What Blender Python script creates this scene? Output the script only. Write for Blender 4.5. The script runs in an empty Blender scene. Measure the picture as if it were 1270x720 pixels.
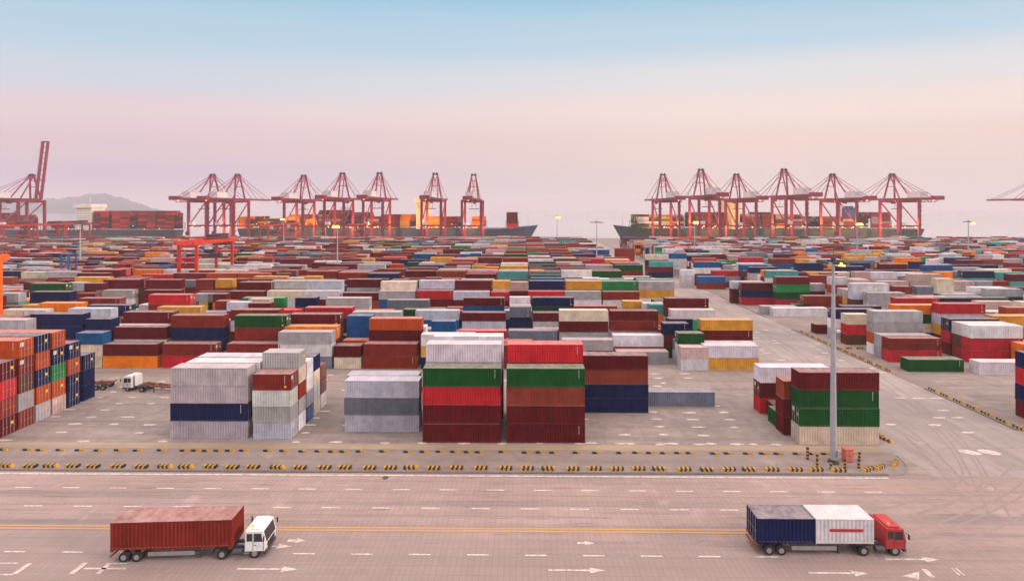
import bpy, bmesh, math, random
import numpy as np
from mathutils import Vector, Matrix
random.seed(7)
R = math.radians
scene = bpy.context.scene
COL = scene.collection

# ------------------------------------------------------------------ camera
W0, H0 = 1270.0, 720.0          # pixel grid in which the layout was measured
FPX, CX, YH, HC = 590.0, 642.3, 258.0, 36.5
PSI = R(0.55)
cd = bpy.data.cameras.new('camera')
cam = bpy.data.objects.new('camera', cd); COL.objects.link(cam)
cam.location = (0, 0, HC); cam.rotation_euler = (R(90), 0, PSI)
cd.sensor_width = 36.0; cd.lens = FPX / W0 * 36.0
cd.shift_x = (W0/2 - CX) / W0; cd.shift_y = (YH - H0/2) / W0
cd.clip_start = 1.0; cd.clip_end = 20000.0
scene.camera = cam

# ------------------------------------------------------------------ sky, sun, exposure
SUN_EL, SUN_AZ = R(21), R(74)     # azimuth measured from -Y (behind the camera) towards +X
world = bpy.data.worlds.new('World'); scene.world = world; world.use_nodes = True
nt = world.node_tree; nt.nodes.clear(); N = nt.nodes.new; L = nt.links.new
out = N('ShaderNodeOutputWorld')
tc = N('ShaderNodeTexCoord'); sep = N('ShaderNodeSeparateXYZ'); L(tc.outputs['Generated'], sep.inputs[0])
def sky_ramp(stops):
    r = N('ShaderNodeValToRGB'); r.color_ramp.interpolation = 'EASE'
    while len(r.color_ramp.elements) < len(stops): r.color_ramp.elements.new(0.5)
    for e, (p, c) in zip(r.color_ramp.elements, stops):
        e.position = p; e.color = (*c, 1)
    return r
def lin(r, g, b):
    f = lambda v: (v/255/12.92 if v <= 10 else ((v/255+0.055)/1.055)**2.4)
    return (f(r), f(g), f(b))
def mth(op, a, b_=None):
    q = N('ShaderNodeMath'); q.operation = op
    for k, v in ((0, a), (1, b_)):
        if v is None: continue
        if isinstance(v, (int, float)): q.inputs[k].default_value = v
        else: L(v, q.inputs[k])
    return q.outputs[0]
# height of the colour bands: a dusk sky banded along the coast (east-west), so the bands rise less quickly to the sides
hx = mth('MULTIPLY', mth('MULTIPLY', sep.outputs['X'], sep.outputs['X']), 0.30)
hy = mth('MULTIPLY', sep.outputs['Y'], sep.outputs['Y'])
zz = mth('MAXIMUM', sep.outputs['Z'], 0.0)
rad = mth('SQRT', mth('ADD', mth('ADD', hx, hy), mth('MULTIPLY', zz, zz)))
cn = N('ShaderNodeTexNoise'); cn.inputs['Scale'].default_value = 3.0; cn.inputs['Detail'].default_value = 5; cn.inputs['Roughness'].default_value = 0.55
cm = N('ShaderNodeMapping'); cm.inputs['Scale'].default_value = (0.8, 0.8, 7.0); L(tc.outputs['Generated'], cm.inputs['Vector']); L(cm.outputs[0], cn.inputs['Vector'])
zcs = mth('ADD', mth('DIVIDE', zz, mth('MAXIMUM', rad, 0.05)), mth('MULTIPLY', mth('SUBTRACT', cn.outputs[0], 0.5), 0.03))
rl = sky_ramp([(0.0, lin(196,182,204)), (0.055, lin(198,184,206)), (0.12, lin(219,193,202)), (0.185, lin(227,206,211)),
               (0.25, lin(205,212,224)), (0.33, lin(180,208,227)), (0.43, lin(150,196,221)), (0.66, (1.75,1.52,1.52)), (1.0, (2.75,2.34,2.18))])
rr = sky_ramp([(0.0, lin(228,208,203)), (0.06, lin(230,209,204)), (0.13, lin(239,212,203)), (0.20, lin(243,223,216)),
               (0.26, lin(226,224,226)), (0.33, lin(188,212,228)), (0.43, lin(150,197,221)), (0.66, (1.75,1.52,1.52)), (1.0, (2.75,2.34,2.18))])
L(zcs, rl.inputs[0]); L(zcs, rr.inputs[0])
mr = N('ShaderNodeMapRange'); mr.inputs[1].default_value = -0.65; mr.inputs[2].default_value = 0.35
L(sep.outputs['X'], mr.inputs[0])
mx = N('ShaderNodeMix'); mx.data_type = 'RGBA'; L(mr.outputs[0], mx.inputs[0]); L(rl.outputs[0], mx.inputs[6]); L(rr.outputs[0], mx.inputs[7])
bg1 = N('ShaderNodeBackground'); L(mx.outputs[2], bg1.inputs[0]); bg1.inputs[1].default_value = 1.03
sky = N('ShaderNodeTexSky'); sky.sky_type = 'NISHITA'; sky.sun_disc = False
sky.sun_elevation = SUN_EL; sky.sun_rotation = math.pi - SUN_AZ
sky.air_density = 1.0; sky.dust_density = 2.0
bg2 = N('ShaderNodeBackground'); L(sky.outputs[0], bg2.inputs[0]); bg2.inputs[1].default_value = 0.004
ad = N('ShaderNodeAddShader'); L(bg1.outputs[0], ad.inputs[0]); L(bg2.outputs[0], ad.inputs[1]); L(ad.outputs[0], out.inputs[0])

sd = bpy.data.lights.new('sun', 'SUN'); sd.energy = 2.3; sd.angle = R(10); sd.color = (1.0, 0.80, 0.66)
sun = bpy.data.objects.new('sun', sd); COL.objects.link(sun)
sdir = Vector((math.sin(SUN_AZ)*math.cos(SUN_EL), -math.cos(SUN_AZ)*math.cos(SUN_EL), math.sin(SUN_EL)))
sun.rotation_euler = sdir.to_track_quat('Z', 'Y').to_euler(); sun.location = (0, -50, 200)

vs = scene.view_settings
vs.view_transform = 'Standard'; vs.look = 'None'; vs.gamma = 1.0; vs.use_curve_mapping = False; vs.exposure = 0.0
scene.display_settings.display_device = 'sRGB'
HAZE_DENSITY = 0.00018
try:
    scene.cycles.volume_bounces = 1; scene.cycles.max_bounces = 6; scene.cycles.use_denoising = True
except Exception: pass

# ------------------------------------------------------------------ measuring helpers
def X_at(px, Y): return Y * math.tan(math.atan((px - CX)/FPX) - PSI)
def Y_at(py, px=645.0):
    th = math.atan((px - CX)/FPX)
    D = FPX*HC/(py - YH)                      # depth along the view axis
    return D * math.cos(th - PSI) / math.cos(th)
def proj(x, y, z):
    D = -x*math.sin(PSI) + y*math.cos(PSI); u = x*math.cos(PSI) + y*math.sin(PSI)
    return CX + FPX*u/D, YH + FPX*(HC - z)/D

# ------------------------------------------------------------------ object helpers
def tag(o, label=None, cat=None, group=None, kind=None):
    if label: o['label'] = label
    if cat: o['category'] = cat
    if group: o['group'] = group
    if kind: o['kind'] = kind
    return o
def empty(name, loc=(0,0,0), rz=0.0):
    o = bpy.data.objects.new(name, None); COL.objects.link(o); o.location = loc; o.rotation_euler = (0,0,rz)
    o.empty_display_size = 0.3
    return o
def link(name, me, parent=None, loc=(0,0,0), rz=0.0):
    o = bpy.data.objects.new(name, me); COL.objects.link(o); o.location = loc; o.rotation_euler = (0,0,rz)
    if parent: o.parent = parent
    return o
def copy_tree(o, parent=None, deep=True):
    c = o.copy(); COL.objects.link(c)
    if parent: c.parent = parent
    if deep:
        for ch in o.children: copy_tree(ch, c)
    return c

class MB:
    """collects boxes, bars and tubes into one mesh"""
    def __init__(s): s.v=[]; s.f=[]; s.m=[]; s.c=[]
    def add(s, vs, fs, mi=0, col=None):
        b=len(s.v); s.v += [tuple(p) for p in vs]
        for f in fs: s.f.append(tuple(i+b for i in f)); s.m.append(mi); s.c.append(col)
        return s
    def box(s, x0,y0,z0,x1,y1,z1, mi=0, col=None, top=None):
        p=[(x0,y0,z0),(x1,y0,z0),(x1,y1,z0),(x0,y1,z0),(x0,y0,z1),(x1,y0,z1),(x1,y1,z1),(x0,y1,z1)]
        return s.add(p, [(0,3,2,1),(4,5,6,7),(0,1,5,4),(1,2,6,5),(2,3,7,6),(3,0,4,7)], mi, col)
    def bar(s, a, b, w, h=None, mi=0, w2=None):
        a=Vector(a); b=Vector(b); d=(b-a).normalized(); h=h or w
        up=Vector((0,0,1)) if abs(d.z)<0.95 else Vector((0,1,0))
        sx=d.cross(up).normalized(); sz=sx.cross(d).normalized(); k=(w2 or w)/w
        p=[]
        for q,t in ((a,1),(b,k)):
            for i,j in ((-1,-1),(1,-1),(1,1),(-1,1)): p.append(q+sx*(i*w/2*t)+sz*(j*h/2*t))
        return s.add(p, [(0,1,2,3),(7,6,5,4),(0,4,5,1),(1,5,6,2),(2,6,7,3),(3,7,4,0)], mi)
    def tube(s, a, b, r0, r1=None, n=10, mi=0):
        a=Vector(a); b=Vector(b); d=(b-a).normalized(); r1=r0 if r1 is None else r1
        up=Vector((0,0,1)) if abs(d.z)<0.95 else Vector((0,1,0))
        sx=d.cross(up).normalized(); sz=sx.cross(d).normalized()
        p=[]
        for q,r in ((a,r0),(b,r1)):
            for i in range(n):
                t=2*math.pi*i/n; p.append(q+sx*(r*math.cos(t))+sz*(r*math.sin(t)))
        fs=[tuple(range(n)), tuple(range(2*n-1,n-1,-1))]+[(i,i+n,(i+1)%n+n,(i+1)%n) for i in range(n)]
        return s.add(p, fs, mi)
    def quad(s, pts, mi=0): return s.add(pts, [tuple(range(len(pts)))], mi)
    def mesh(s, name, mats, bevel=0.0):
        me=bpy.data.meshes.new(name); me.from_pydata(s.v, [], s.f)
        for m in (mats if isinstance(mats,(list,tuple)) else [mats]): me.materials.append(m)
        for p,mi in zip(me.polygons, s.m): p.material_index=mi
        if any(c is not None for c in s.c):
            at=me.color_attributes.new('Col','FLOAT_COLOR','CORNER'); data=[]
            for p,c in zip(me.polygons, s.c): data += list(c or (0.5,0.5,0.5,1.0))*p.loop_total
            at.data.foreach_set('color', data)
        bm=bmesh.new(); bm.from_mesh(me); bmesh.ops.recalc_face_normals(bm, faces=bm.faces)
        if bevel: bmesh.ops.bevel(bm, geom=bm.edges[:], offset=bevel, segments=2, affect='EDGES', profile=0.6)
        bm.to_mesh(me); bm.free(); me.update()
        return me
    def build(s, name, mats, parent=None, loc=(0,0,0), rz=0.0, bevel=0.0):
        return link(name, s.mesh(name, mats, bevel), parent, loc, rz)

# ------------------------------------------------------------------ materials
def mat(name, col=(0.5,0.5,0.5), rough=0.6, metal=0.0, noise=0.12, nscale=3.0, emit=None, estr=0.0, spec=0.4):
    m=bpy.data.materials.new(name); m.use_nodes=True; n=m.node_tree; b=n.nodes['Principled BSDF']
    b.inputs['Roughness'].default_value=rough; b.inputs['Metallic'].default_value=metal
    b.inputs['Specular IOR Level'].default_value=spec
    if emit:
        b.inputs['Base Color'].default_value=(*col,1)
        b.inputs['Emission Color'].default_value=(*emit,1); b.inputs['Emission Strength'].default_value=estr
        return m
    t=n.nodes.new('ShaderNodeTexCoord'); nz=n.nodes.new('ShaderNodeTexNoise'); nz.inputs['Scale'].default_value=nscale
    nz.inputs['Detail'].default_value=5; n.links.new(t.outputs['Object'], nz.inputs['Vector'])
    r=n.nodes.new('ShaderNodeMapRange'); r.inputs[1].default_value=0.3; r.inputs[2].default_value=0.7
    r.inputs[3].default_value=1-noise; r.inputs[4].default_value=1+noise; n.links.new(nz.outputs[0], r.inputs[0])
    h=n.nodes.new('ShaderNodeHueSaturation'); h.inputs['Color'].default_value=(*col,1); n.links.new(r.outputs[0], h.inputs['Value'])
    n.links.new(h.outputs[0], b.inputs['Base Color'])
    return m

def paint_material(name, source):
    """weathered container paint: its colour comes from the object's own colour or from the mesh's colour attribute"""
    m=bpy.data.materials.new(name); m.use_nodes=True; n=m.node_tree; b=n.nodes['Principled BSDF']; N=n.nodes.new; L=n.links.new
    if source=='object':
        oi=N('ShaderNodeObjectInfo'); colour=oi.outputs['Color']; rnd=oi.outputs['Random']
    else:
        at=N('ShaderNodeVertexColor'); at.layer_name='Col'; colour=at.outputs['Color']; rnd=None
    geo=N('ShaderNodeNewGeometry'); sepn=N('ShaderNodeSeparateXYZ'); L(geo.outputs['Normal'], sepn.inputs[0])
    pos=geo.outputs['Position']
    # broad patchy fading
    n1=N('ShaderNodeTexNoise'); n1.inputs['Scale'].default_value=0.55; n1.inputs['Detail'].default_value=6; n1.inputs['Roughness'].default_value=0.65; L(pos, n1.inputs['Vector'])
    r1=N('ShaderNodeMapRange'); r1.inputs[1].default_value=0.3; r1.inputs[2].default_value=0.7; r1.inputs[3].default_value=0.78; r1.inputs[4].default_value=1.2; L(n1.outputs[0], r1.inputs[0])
    mpp=N('ShaderNodeMapping'); mpp.inputs['Scale'].default_value=(0.83,0.4,0.364); L(pos, mpp.inputs['Vector'])
    fl=N('ShaderNodeVectorMath'); fl.operation='FLOOR'; L(mpp.outputs[0], fl.inputs[0])
    wn=N('ShaderNodeTexWhiteNoise'); wn.noise_dimensions='3D'; L(fl.outputs[0], wn.inputs['Vector'])
    rw=N('ShaderNodeMapRange'); rw.inputs[3].default_value=0.92; rw.inputs[4].default_value=1.07; L(wn.outputs['Value'], rw.inputs[0])
    vm=N('ShaderNodeMath'); vm.operation='MULTIPLY'; L(rw.outputs[0], vm.inputs[0]); L(r1.outputs[0], vm.inputs[1])
    h=N('ShaderNodeHueSaturation'); L(colour, h.inputs['Color']); L(vm.outputs[0], h.inputs['Value'])
    # vertical rust and grime runs
    mp=N('ShaderNodeMapping'); mp.inputs['Scale'].default_value=(2.6,2.6,0.22); L(pos, mp.inputs['Vector'])
    n2=N('ShaderNodeTexNoise'); n2.inputs['Scale'].default_value=1.0; n2.inputs['Detail'].default_value=5; n2.inputs['Roughness'].default_value=0.7; L(mp.outputs[0], n2.inputs['Vector'])
    r2=N('ShaderNodeMapRange'); r2.inputs[1].default_value=0.56; r2.inputs[2].default_value=0.74; r2.inputs[3].default_value=0.0; r2.inputs[4].default_value=0.28; L(n2.outputs[0], r2.inputs[0])
    mx1=N('ShaderNodeMix'); mx1.data_type='RGBA'; L(r2.outputs[0], mx1.inputs[0]); L(h.outputs[0], mx1.inputs[6]); mx1.inputs[7].default_value=(0.06,0.032,0.026,1)
    # chalky dust blotches on worn roofs; also paints skylight's brightness into their colour
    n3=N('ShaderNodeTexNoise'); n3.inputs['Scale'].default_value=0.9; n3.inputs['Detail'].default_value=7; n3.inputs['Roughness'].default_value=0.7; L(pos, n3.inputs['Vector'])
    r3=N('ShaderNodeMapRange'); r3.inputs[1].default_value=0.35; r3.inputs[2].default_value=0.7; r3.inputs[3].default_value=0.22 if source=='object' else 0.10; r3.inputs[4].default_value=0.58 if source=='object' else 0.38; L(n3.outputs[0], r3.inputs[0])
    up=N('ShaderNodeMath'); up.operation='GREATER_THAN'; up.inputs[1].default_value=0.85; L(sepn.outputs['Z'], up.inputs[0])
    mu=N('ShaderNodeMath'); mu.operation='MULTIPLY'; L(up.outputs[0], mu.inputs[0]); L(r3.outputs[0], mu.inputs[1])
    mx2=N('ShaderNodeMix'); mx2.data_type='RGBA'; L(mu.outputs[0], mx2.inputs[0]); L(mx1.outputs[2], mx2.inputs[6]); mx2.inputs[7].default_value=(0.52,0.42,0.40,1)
    L(mx2.outputs[2], b.inputs['Base Color'])
    b.inputs['Roughness'].default_value=0.72; b.inputs['Specular IOR Level'].default_value=0.06
    return m
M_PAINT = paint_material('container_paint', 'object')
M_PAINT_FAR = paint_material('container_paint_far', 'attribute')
M_ROD = mat('galvanised_steel', (0.30,0.28,0.29), 0.5, 0.3)
M_RUBBER = mat('tyre_rubber', (0.018,0.018,0.02), 0.85)
M_BLACK = mat('black_paint', (0.02,0.02,0.022), 0.6)
M_YELLOW = mat('yellow_paint', (0.42,0.225,0.03), 0.7, noise=0.45, nscale=2.5)
M_MARKW = mat('white_marking', (0.55,0.52,0.48), 0.6)
M_MARKY = mat('yellow_sticker', (0.80,0.42,0.03), 0.6)
M_CRANE = mat('crane_red_paint', (0.23,0.014,0.045), 0.5, nscale=0.4, noise=0.2)
M_CRANE_DK = mat('crane_machinery_dark', (0.06,0.035,0.045), 0.6)
M_HOUSE = mat('machinery_house_grey', (0.58,0.56,0.58), 0.6, nscale=0.5)
M_RTG = mat('orange_red_gantry_paint', (0.56,0.035,0.014), 0.5, nscale=0.6, noise=0.15)
M_RTG_HAZED = mat('haze_dulled_gantry_red', (0.36,0.028,0.022), 0.5, nscale=0.6, noise=0.15)  # gantry red dulled, putting the distance haze into the paint colour
M_RTGO = mat('orange_gantry_paint', (0.78,0.12,0.008), 0.5, nscale=0.6, noise=0.15)
M_POLE = mat('galvanised_pole', (0.36,0.36,0.40), 0.5, 0.2, nscale=1.0)
M_DKSTEEL = mat('dark_steel', (0.05,0.05,0.055), 0.6)
M_GLASS = mat('dark_glass', (0.02,0.025,0.03), 0.1, spec=0.6, noise=0.05)
M_CABW = mat('white_cab_paint', (0.70,0.68,0.68), 0.4)
M_CABR = mat('red_cab_paint', (0.38,0.03,0.03), 0.4)
M_RUSTY = mat('rusty_chassis', (0.17,0.055,0.035), 0.75, noise=0.3)
M_LAMP = mat('sodium_lamp', (1,0.7,0.3), 0.5, emit=(1.0,0.38,0.05), estr=2.8)
M_LAMPS = mat('small_work_lamp', (1,0.7,0.3), 0.5, emit=(1.0,0.40,0.06), estr=3.0)
M_LAMPW = mat('pale_work_lamp', (1,0.9,0.7), 0.5, emit=(1.0,0.72,0.36), estr=2.0)
M_LENS = mat('unlit_lens', (0.5,0.5,0.52), 0.25)
M_CABINET = mat('faded_red_cabinet', (0.50,0.13,0.10), 0.5)
M_BLUEFRAME = mat('blue_steel_frame', (0.03,0.08,0.25), 0.5)

def ground_material(name, base, dark, joint=None, tracks=0.25, bricks=False, stains=0.25, seed=0.0, lane=False, xtracks=True):
    m=bpy.data.materials.new(name); m.use_nodes=True; n=m.node_tree; b=n.nodes['Principled BSDF']; N=n.nodes.new; L=n.links.new
    g=N('ShaderNodeNewGeometry'); mp0=N('ShaderNodeMapping'); mp0.inputs['Location'].default_value=(seed,seed*1.7,0); L(g.outputs['Position'], mp0.inputs['Vector']); P=mp0.outputs[0]
    def noise(scale, detail=6, rough=0.6, vec=None, scl=None):
        v=vec or P
        if scl:
            mm=N('ShaderNodeMapping'); mm.inputs['Scale'].default_value=scl; L(v, mm.inputs['Vector']); v=mm.outputs[0]
        q=N('ShaderNodeTexNoise'); q.inputs['Scale'].default_value=scale; q.inputs['Detail'].default_value=detail; q.inputs['Roughness'].default_value=rough; L(v, q.inputs['Vector']); return q.outputs[0]
    def rng(v,a,b_,c,d):
        r=N('ShaderNodeMapRange'); r.inputs[1].default_value=a; r.inputs[2].default_value=b_; r.inputs[3].default_value=c; r.inputs[4].default_value=d; L(v,r.inputs[0]); return r.outputs[0]
    def mix(f, A, B):
        q=N('ShaderNodeMix'); q.data_type='RGBA'; L(f,q.inputs[0])
        for sock,val in ((6,A),(7,B)):
            if isinstance(val, tuple): q.inputs[sock].default_value=(*val,1)
            else: L(val,q.inputs[sock])
        return q.outputs[2]
    c=mix(rng(noise(0.045,8,0.65),0.36,0.66,0,1), base, tuple(v*0.74 for v in base))
    c=mix(rng(noise(0.5,6,0.7),0.45,0.75,0,stains), c, dark)
    c=mix(rng(noise(1.0,5,0.6,scl=(0.015,0.7,1) if xtracks else (0.6,0.03,1)),0.48,0.70,0,tracks), c, dark)
    c=mix(rng(noise(1.0,4,0.75,scl=(0.10,2.6,1) if xtracks else (2.6,0.10,1)),0.57,0.68,0,tracks*0.9), c, tuple(v*0.6 for v in dark))
    c=mix(rng(noise(0.22,3,0.5),0.63,0.70,0,0.35), c, tuple(min(1,v*1.25) for v in base))
    c=mix(rng(noise(3.0,4,0.8),0.62,0.74,0,0.5), c, tuple(v*0.5 for v in dark))
    if lane:        # the two heavily used truck lanes are worn to a greyer, oilier tone
        sp=N('ShaderNodeSeparateXYZ'); L(g.outputs['Position'], sp.inputs[0])
        wob=rng(noise(0.12,4,0.6),0.3,0.7,-2.0,2.0)
        ay=N('ShaderNodeMath'); L(sp.outputs['Y'],ay.inputs[0]); L(wob,ay.inputs[1])
        ax=N('ShaderNodeMath'); L(sp.outputs['X'],ax.inputs[0]); L(wob,ax.inputs[1])
        mm=N('ShaderNodeMath'); mm.operation='MULTIPLY'; L(rng(ay.outputs[0],55.0,51.5,0,0.75),mm.inputs[0]); L(rng(ax.outputs[0],44,30,0,1),mm.inputs[1])
        c=mix(mm.outputs[0], c, (0.25,0.197,0.185))
    if bricks:
        br=N('ShaderNodeTexBrick'); br.inputs['Scale'].default_value=1.0; br.inputs['Brick Width'].default_value=0.62; br.inputs['Row Height'].default_value=1.25
        br.inputs['Mortar Size'].default_value=0.05; br.inputs['Mortar Smooth'].default_value=0.3; br.offset=0.0
        br.inputs['Color1'].default_value=(1,1,1,1); br.inputs['Color2'].default_value=(0.86,0.84,0.84,1); br.inputs['Mortar'].default_value=(0.62,0.58,0.57,1)
        L(P, br.inputs['Vector'])
        q=N('ShaderNodeMix'); q.data_type='RGBA'; q.blend_type='MULTIPLY'; q.inputs[0].default_value=0.38; L(c,q.inputs[6]); L(br.outputs[0],q.inputs[7]); c=q.outputs[2]
    if joint:
        br=N('ShaderNodeTexBrick'); br.inputs['Scale'].default_value=1.0; br.inputs['Brick Width'].default_value=joint[0]; br.inputs['Row Height'].default_value=joint[1]
        br.inputs['Mortar Size'].default_value=0.06; br.inputs['Mortar Smooth'].default_value=0.2; br.offset=0.0
        br.inputs['Color1'].default_value=(1,1,1,1); br.inputs['Color2'].default_value=(0.74,0.74,0.74,1); br.inputs['Mortar'].default_value=(0.5,0.47,0.45,1)
        L(P, br.inputs['Vector'])
        q=N('ShaderNodeMix'); q.data_type='RGBA'; q.blend_type='MULTIPLY'; q.inputs[0].default_value=0.42; L(c,q.inputs[6]); L(br.outputs[0],q.inputs[7]); c=q.outputs[2]
    L(c, b.inputs['Base Color']); b.inputs['Roughness'].default_value=0.85; b.inputs['Specular IOR Level'].default_value=0.25
    bp=N('ShaderNodeBump'); bp.inputs['Strength'].default_value=0.25; bp.inputs['Distance'].default_value=0.02; L(noise(6.0,4,0.7), bp.inputs['Height']); L(bp.outputs[0], b.inputs['Normal'])
    return m
M_YARD = ground_material('yard_concrete', (0.305,0.252,0.230), (0.125,0.10,0.09), joint=(6.5,5.7), tracks=0.55, stains=0.55)
M_ROAD = ground_material('paving_block_road', (0.355,0.262,0.241), (0.17,0.14,0.14), bricks=True, lane=True, tracks=0.75, stains=0.28, seed=31)
M_AVENUE = ground_material('avenue_concrete', (0.345,0.29,0.272), (0.19,0.16,0.155), joint=(5.0,6.0), tracks=0.55, stains=0.4, seed=77, xtracks=False)
M_STRIP = ground_material('kerb_strip_asphalt', (0.262,0.208,0.19), (0.12,0.095,0.09), tracks=0.4, stains=0.5, seed=11)
M_RUNWAY = ground_material('gantry_runway', (0.36,0.27,0.19), (0.20,0.16,0.14), tracks=0.5, stains=0.3, seed=5)
M_KERB = ground_material('kerb_concrete', (0.17,0.145,0.14), (0.10,0.09,0.09), joint=(1.0,9.0), tracks=0.1, stains=0.4, seed=3)

def worn_paint(name, col, thr=0.5):
    m=bpy.data.materials.new(name); m.use_nodes=True; n=m.node_tree; b=n.nodes['Principled BSDF']; N=n.nodes.new; L=n.links.new
    g=N('ShaderNodeNewGeometry'); q=N('ShaderNodeTexNoise'); q.inputs['Scale'].default_value=2.2; q.inputs['Detail'].default_value=6; q.inputs['Roughness'].default_value=0.75; L(g.outputs['Position'], q.inputs['Vector'])
    r=N('ShaderNodeMapRange'); r.inputs[1].default_value=thr-0.08; r.inputs[2].default_value=thr+0.12; L(q.outputs[0], r.inputs[0])
    mx=N('ShaderNodeMix'); mx.data_type='RGBA'; L(r.outputs[0], mx.inputs[0]); mx.inputs[6].default_value=(*col,1); mx.inputs[7].default_value=(0.335,0.255,0.238,1)
    L(mx.outputs[2], b.inputs['Base Color']); b.inputs['Roughness'].default_value=0.85; b.inputs['Specular IOR Level'].default_value=0.15
    return m
M_LINE = worn_paint('white_road_paint', (0.66,0.61,0.58), 0.53)
M_LINE_WORN = worn_paint('worn_white_paint', (0.58,0.51,0.47), 0.50)
M_LINE_Y = worn_paint('yellow_road_paint', (0.47,0.25,0.06), 0.52)

# ------------------------------------------------------------------ setting: ground, roads, quay, sea, hill, haze
def sheet(name, mat_, x0,y0,x1,y1,z, thick=0.0):
    b=MB()
    if thick: b.box(x0,y0,z-thick,x1,y1,z)
    else: b.quad([(x0,y0,z),(x1,y0,z),(x1,y1,z),(x0,y1,z)])
    return tag(b.build(name, mat_), kind='structure')
QUAY_Y = 576.0
sheet('ground', M_YARD, -1100,-120,1100,QUAY_Y,0.0, 6.0)
sheet('road', M_ROAD, -500,20,600,65.45,0.006)
sheet('avenue', M_AVENUE, 56.0,65.46,81.2,520,0.004)
b=MB(); arc=[(50.0+5.1*math.cos(R(-90+i*9)),70.65+5.1*math.sin(R(-90+i*9))) for i in range(11)]
b.quad([(x,y,0.014) for x,y in [(-300,65.5),(50.0,65.5)]+arc[1:]+[(55.1,71.7),(-300,71.7)]]); b.build('kerb_strip', M_STRIP)['kind']='structure'
sheet('gantry_runway', M_RUNWAY, -300,71.95,54.0,73.5,0.018)
sheet('side_strip', M_STRIP, 81.2,79,86.6,520,0.014)
# kerb along the main road
b=MB()
b.box(-300,65.45,0.0,50.0,65.85,0.13)
ring=[]
for i in range(9):
    a=R(-90+i*90/8); ring.append((50.0+5.2*math.cos(a), 70.65+5.2*math.sin(a)))
b.build('kerb', M_KERB)['kind']='structure'
b=MB()
for (xa,ya),(xb,yb) in zip(ring, ring[1:]): b.bar((xa,ya,0.04),(xb,yb,0.04),0.25,0.08)
b.build('kerb', M_STRIP)['kind']='structure'
b=MB()
for y0,y1 in ((79,97),(107,144),(160,196),(212,232),(255,300)): b.box(81.2,y0,0.0,81.6,y1,0.13)
b.build('side_kerb', M_KERB)['kind']='structure'

# water
m=bpy.data.materials.new('sea_water'); m.use_nodes=True; nb=m.node_tree.nodes['Principled BSDF']
nb.inputs['Base Color'].default_value=(0.30,0.30,0.32,1); nb.inputs['Roughness'].default_value=0.12
nz=m.node_tree.nodes.new('ShaderNodeTexNoise'); nz.inputs['Scale'].default_value=0.15; nz.inputs['Detail'].default_value=4
gg=m.node_tree.nodes.new('ShaderNodeNewGeometry'); m.node_tree.links.new(gg.outputs['Position'], nz.inputs['Vector'])
bp=m.node_tree.nodes.new('ShaderNodeBump'); bp.inputs['Strength'].default_value=0.10; bp.inputs['Distance'].default_value=0.3
m.node_tree.links.new(nz.outputs[0], bp.inputs['Height']); m.node_tree.links.new(bp.outputs[0], nb.inputs['Normal'])
sheet('sea', m, -7000,QUAY_Y-2,7000,7500,-4.0)

# distant hill
def hill():
    m=mat('hill_scrub', (0.02,0.05,0.085), 0.9, nscale=0.01, noise=0.3)
    prof=[(-260,60),(-120,75),(0,92),(40,100),(70,96),(95,112),(110,130),(121,137),(132,131),(146,112),(160,86),(176,52),(190,20),(205,0)]
    Y0=4000.0; vs=[]; nx=140; ny=14
    px0,px1=-260,205
    for j in range(ny+1):
        t=j/ny; y=Y0-450+900*t; w=math.sin(math.pi*t)**0.8
        for i in range(nx+1):
            px=px0+(px1-px0)*i/nx
            for (a,ha),(b_,hb) in zip(prof,prof[1:]):
                if a<=px<=b_: h=ha+(hb-ha)*(px-a)/(b_-a); break
            h=h*1.12+8*math.sin(i*0.9+j*1.3)*w+5*math.sin(i*2.3-j*0.7)*w
            vs.append((X_at(px,Y0)*y/Y0, y, -6+(h+12)*w))
    fs=[(j*(nx+1)+i, j*(nx+1)+i+1, (j+1)*(nx+1)+i+1, (j+1)*(nx+1)+i) for j in range(ny) for i in range(nx)]
    o=MB().add(vs,fs).build('hill', m); o['kind']='structure'
    for p in o.data.polygons: p.use_smooth=True
hill()

hz=bpy.data.materials.new('haze_air'); hz.use_nodes=True; hn=hz.node_tree
for nd in list(hn.nodes):
    if nd.type=='BSDF_PRINCIPLED': hn.nodes.remove(nd)
pv=hn.nodes.new('ShaderNodeVolumePrincipled'); pv.inputs['Color'].default_value=(0.70,0.64,0.67,1); pv.inputs['Density'].default_value=HAZE_DENSITY; pv.inputs['Anisotropy'].default_value=0.0
ho=[nd for nd in hn.nodes if nd.type=='OUTPUT_MATERIAL'][0]; hn.links.new(pv.outputs[0], ho.inputs['Volume'])
b=MB(); b.box(-7100,-140,-7.5,7100,7600,205); o=b.build('haze', hz); o['kind']='stuff'

# ------------------------------------------------------------------ road markings
def marking(name, mat_, quads, z):
    b=MB()
    for q in quads: b.quad([(x,y,z) for x,y in q])
    return tag(b.build(name, mat_), kind='structure')
def rect(x0,y0,x1,y1): return [(x0,y0),(x1,y0),(x1,y1),(x0,y1)]
qs=[rect(-300,64.75,49.5,64.95)]
for (px0,step,py,ymax) in ((19,58.5,607.5,1075),(30,61.6,630.5,940),(5,71.8,688,1000)):
    Y=Y_at(py); px=px0-step*6
    while px<ymax:
        x=X_at(px,Y); qs.append(rect(x,Y-0.07,x+2.25,Y+0.07)); px+=step
marking('lane_lines', M_LINE, qs, 0.026)
Y=Y_at(657)
marking('centre_lines', M_LINE_Y, [rect(-300,Y-0.34,38,Y-0.10), rect(-300,Y+0.12,38,Y+0.36)], 0.026)
def arrow(px, py, length, wid=0.22, head=1.6, headw=0.75, flip=1):
    Y=Y_at(py,px); x=X_at(px,Y); e=x+length*flip
    return [rect(min(x,e-head*flip),Y-wid/2,max(x,e-head*flip),Y+wid/2), [(e-head*flip,Y-headw/2),(e,Y),(e-head*flip,Y+headw/2)]]
qs=[]
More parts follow.
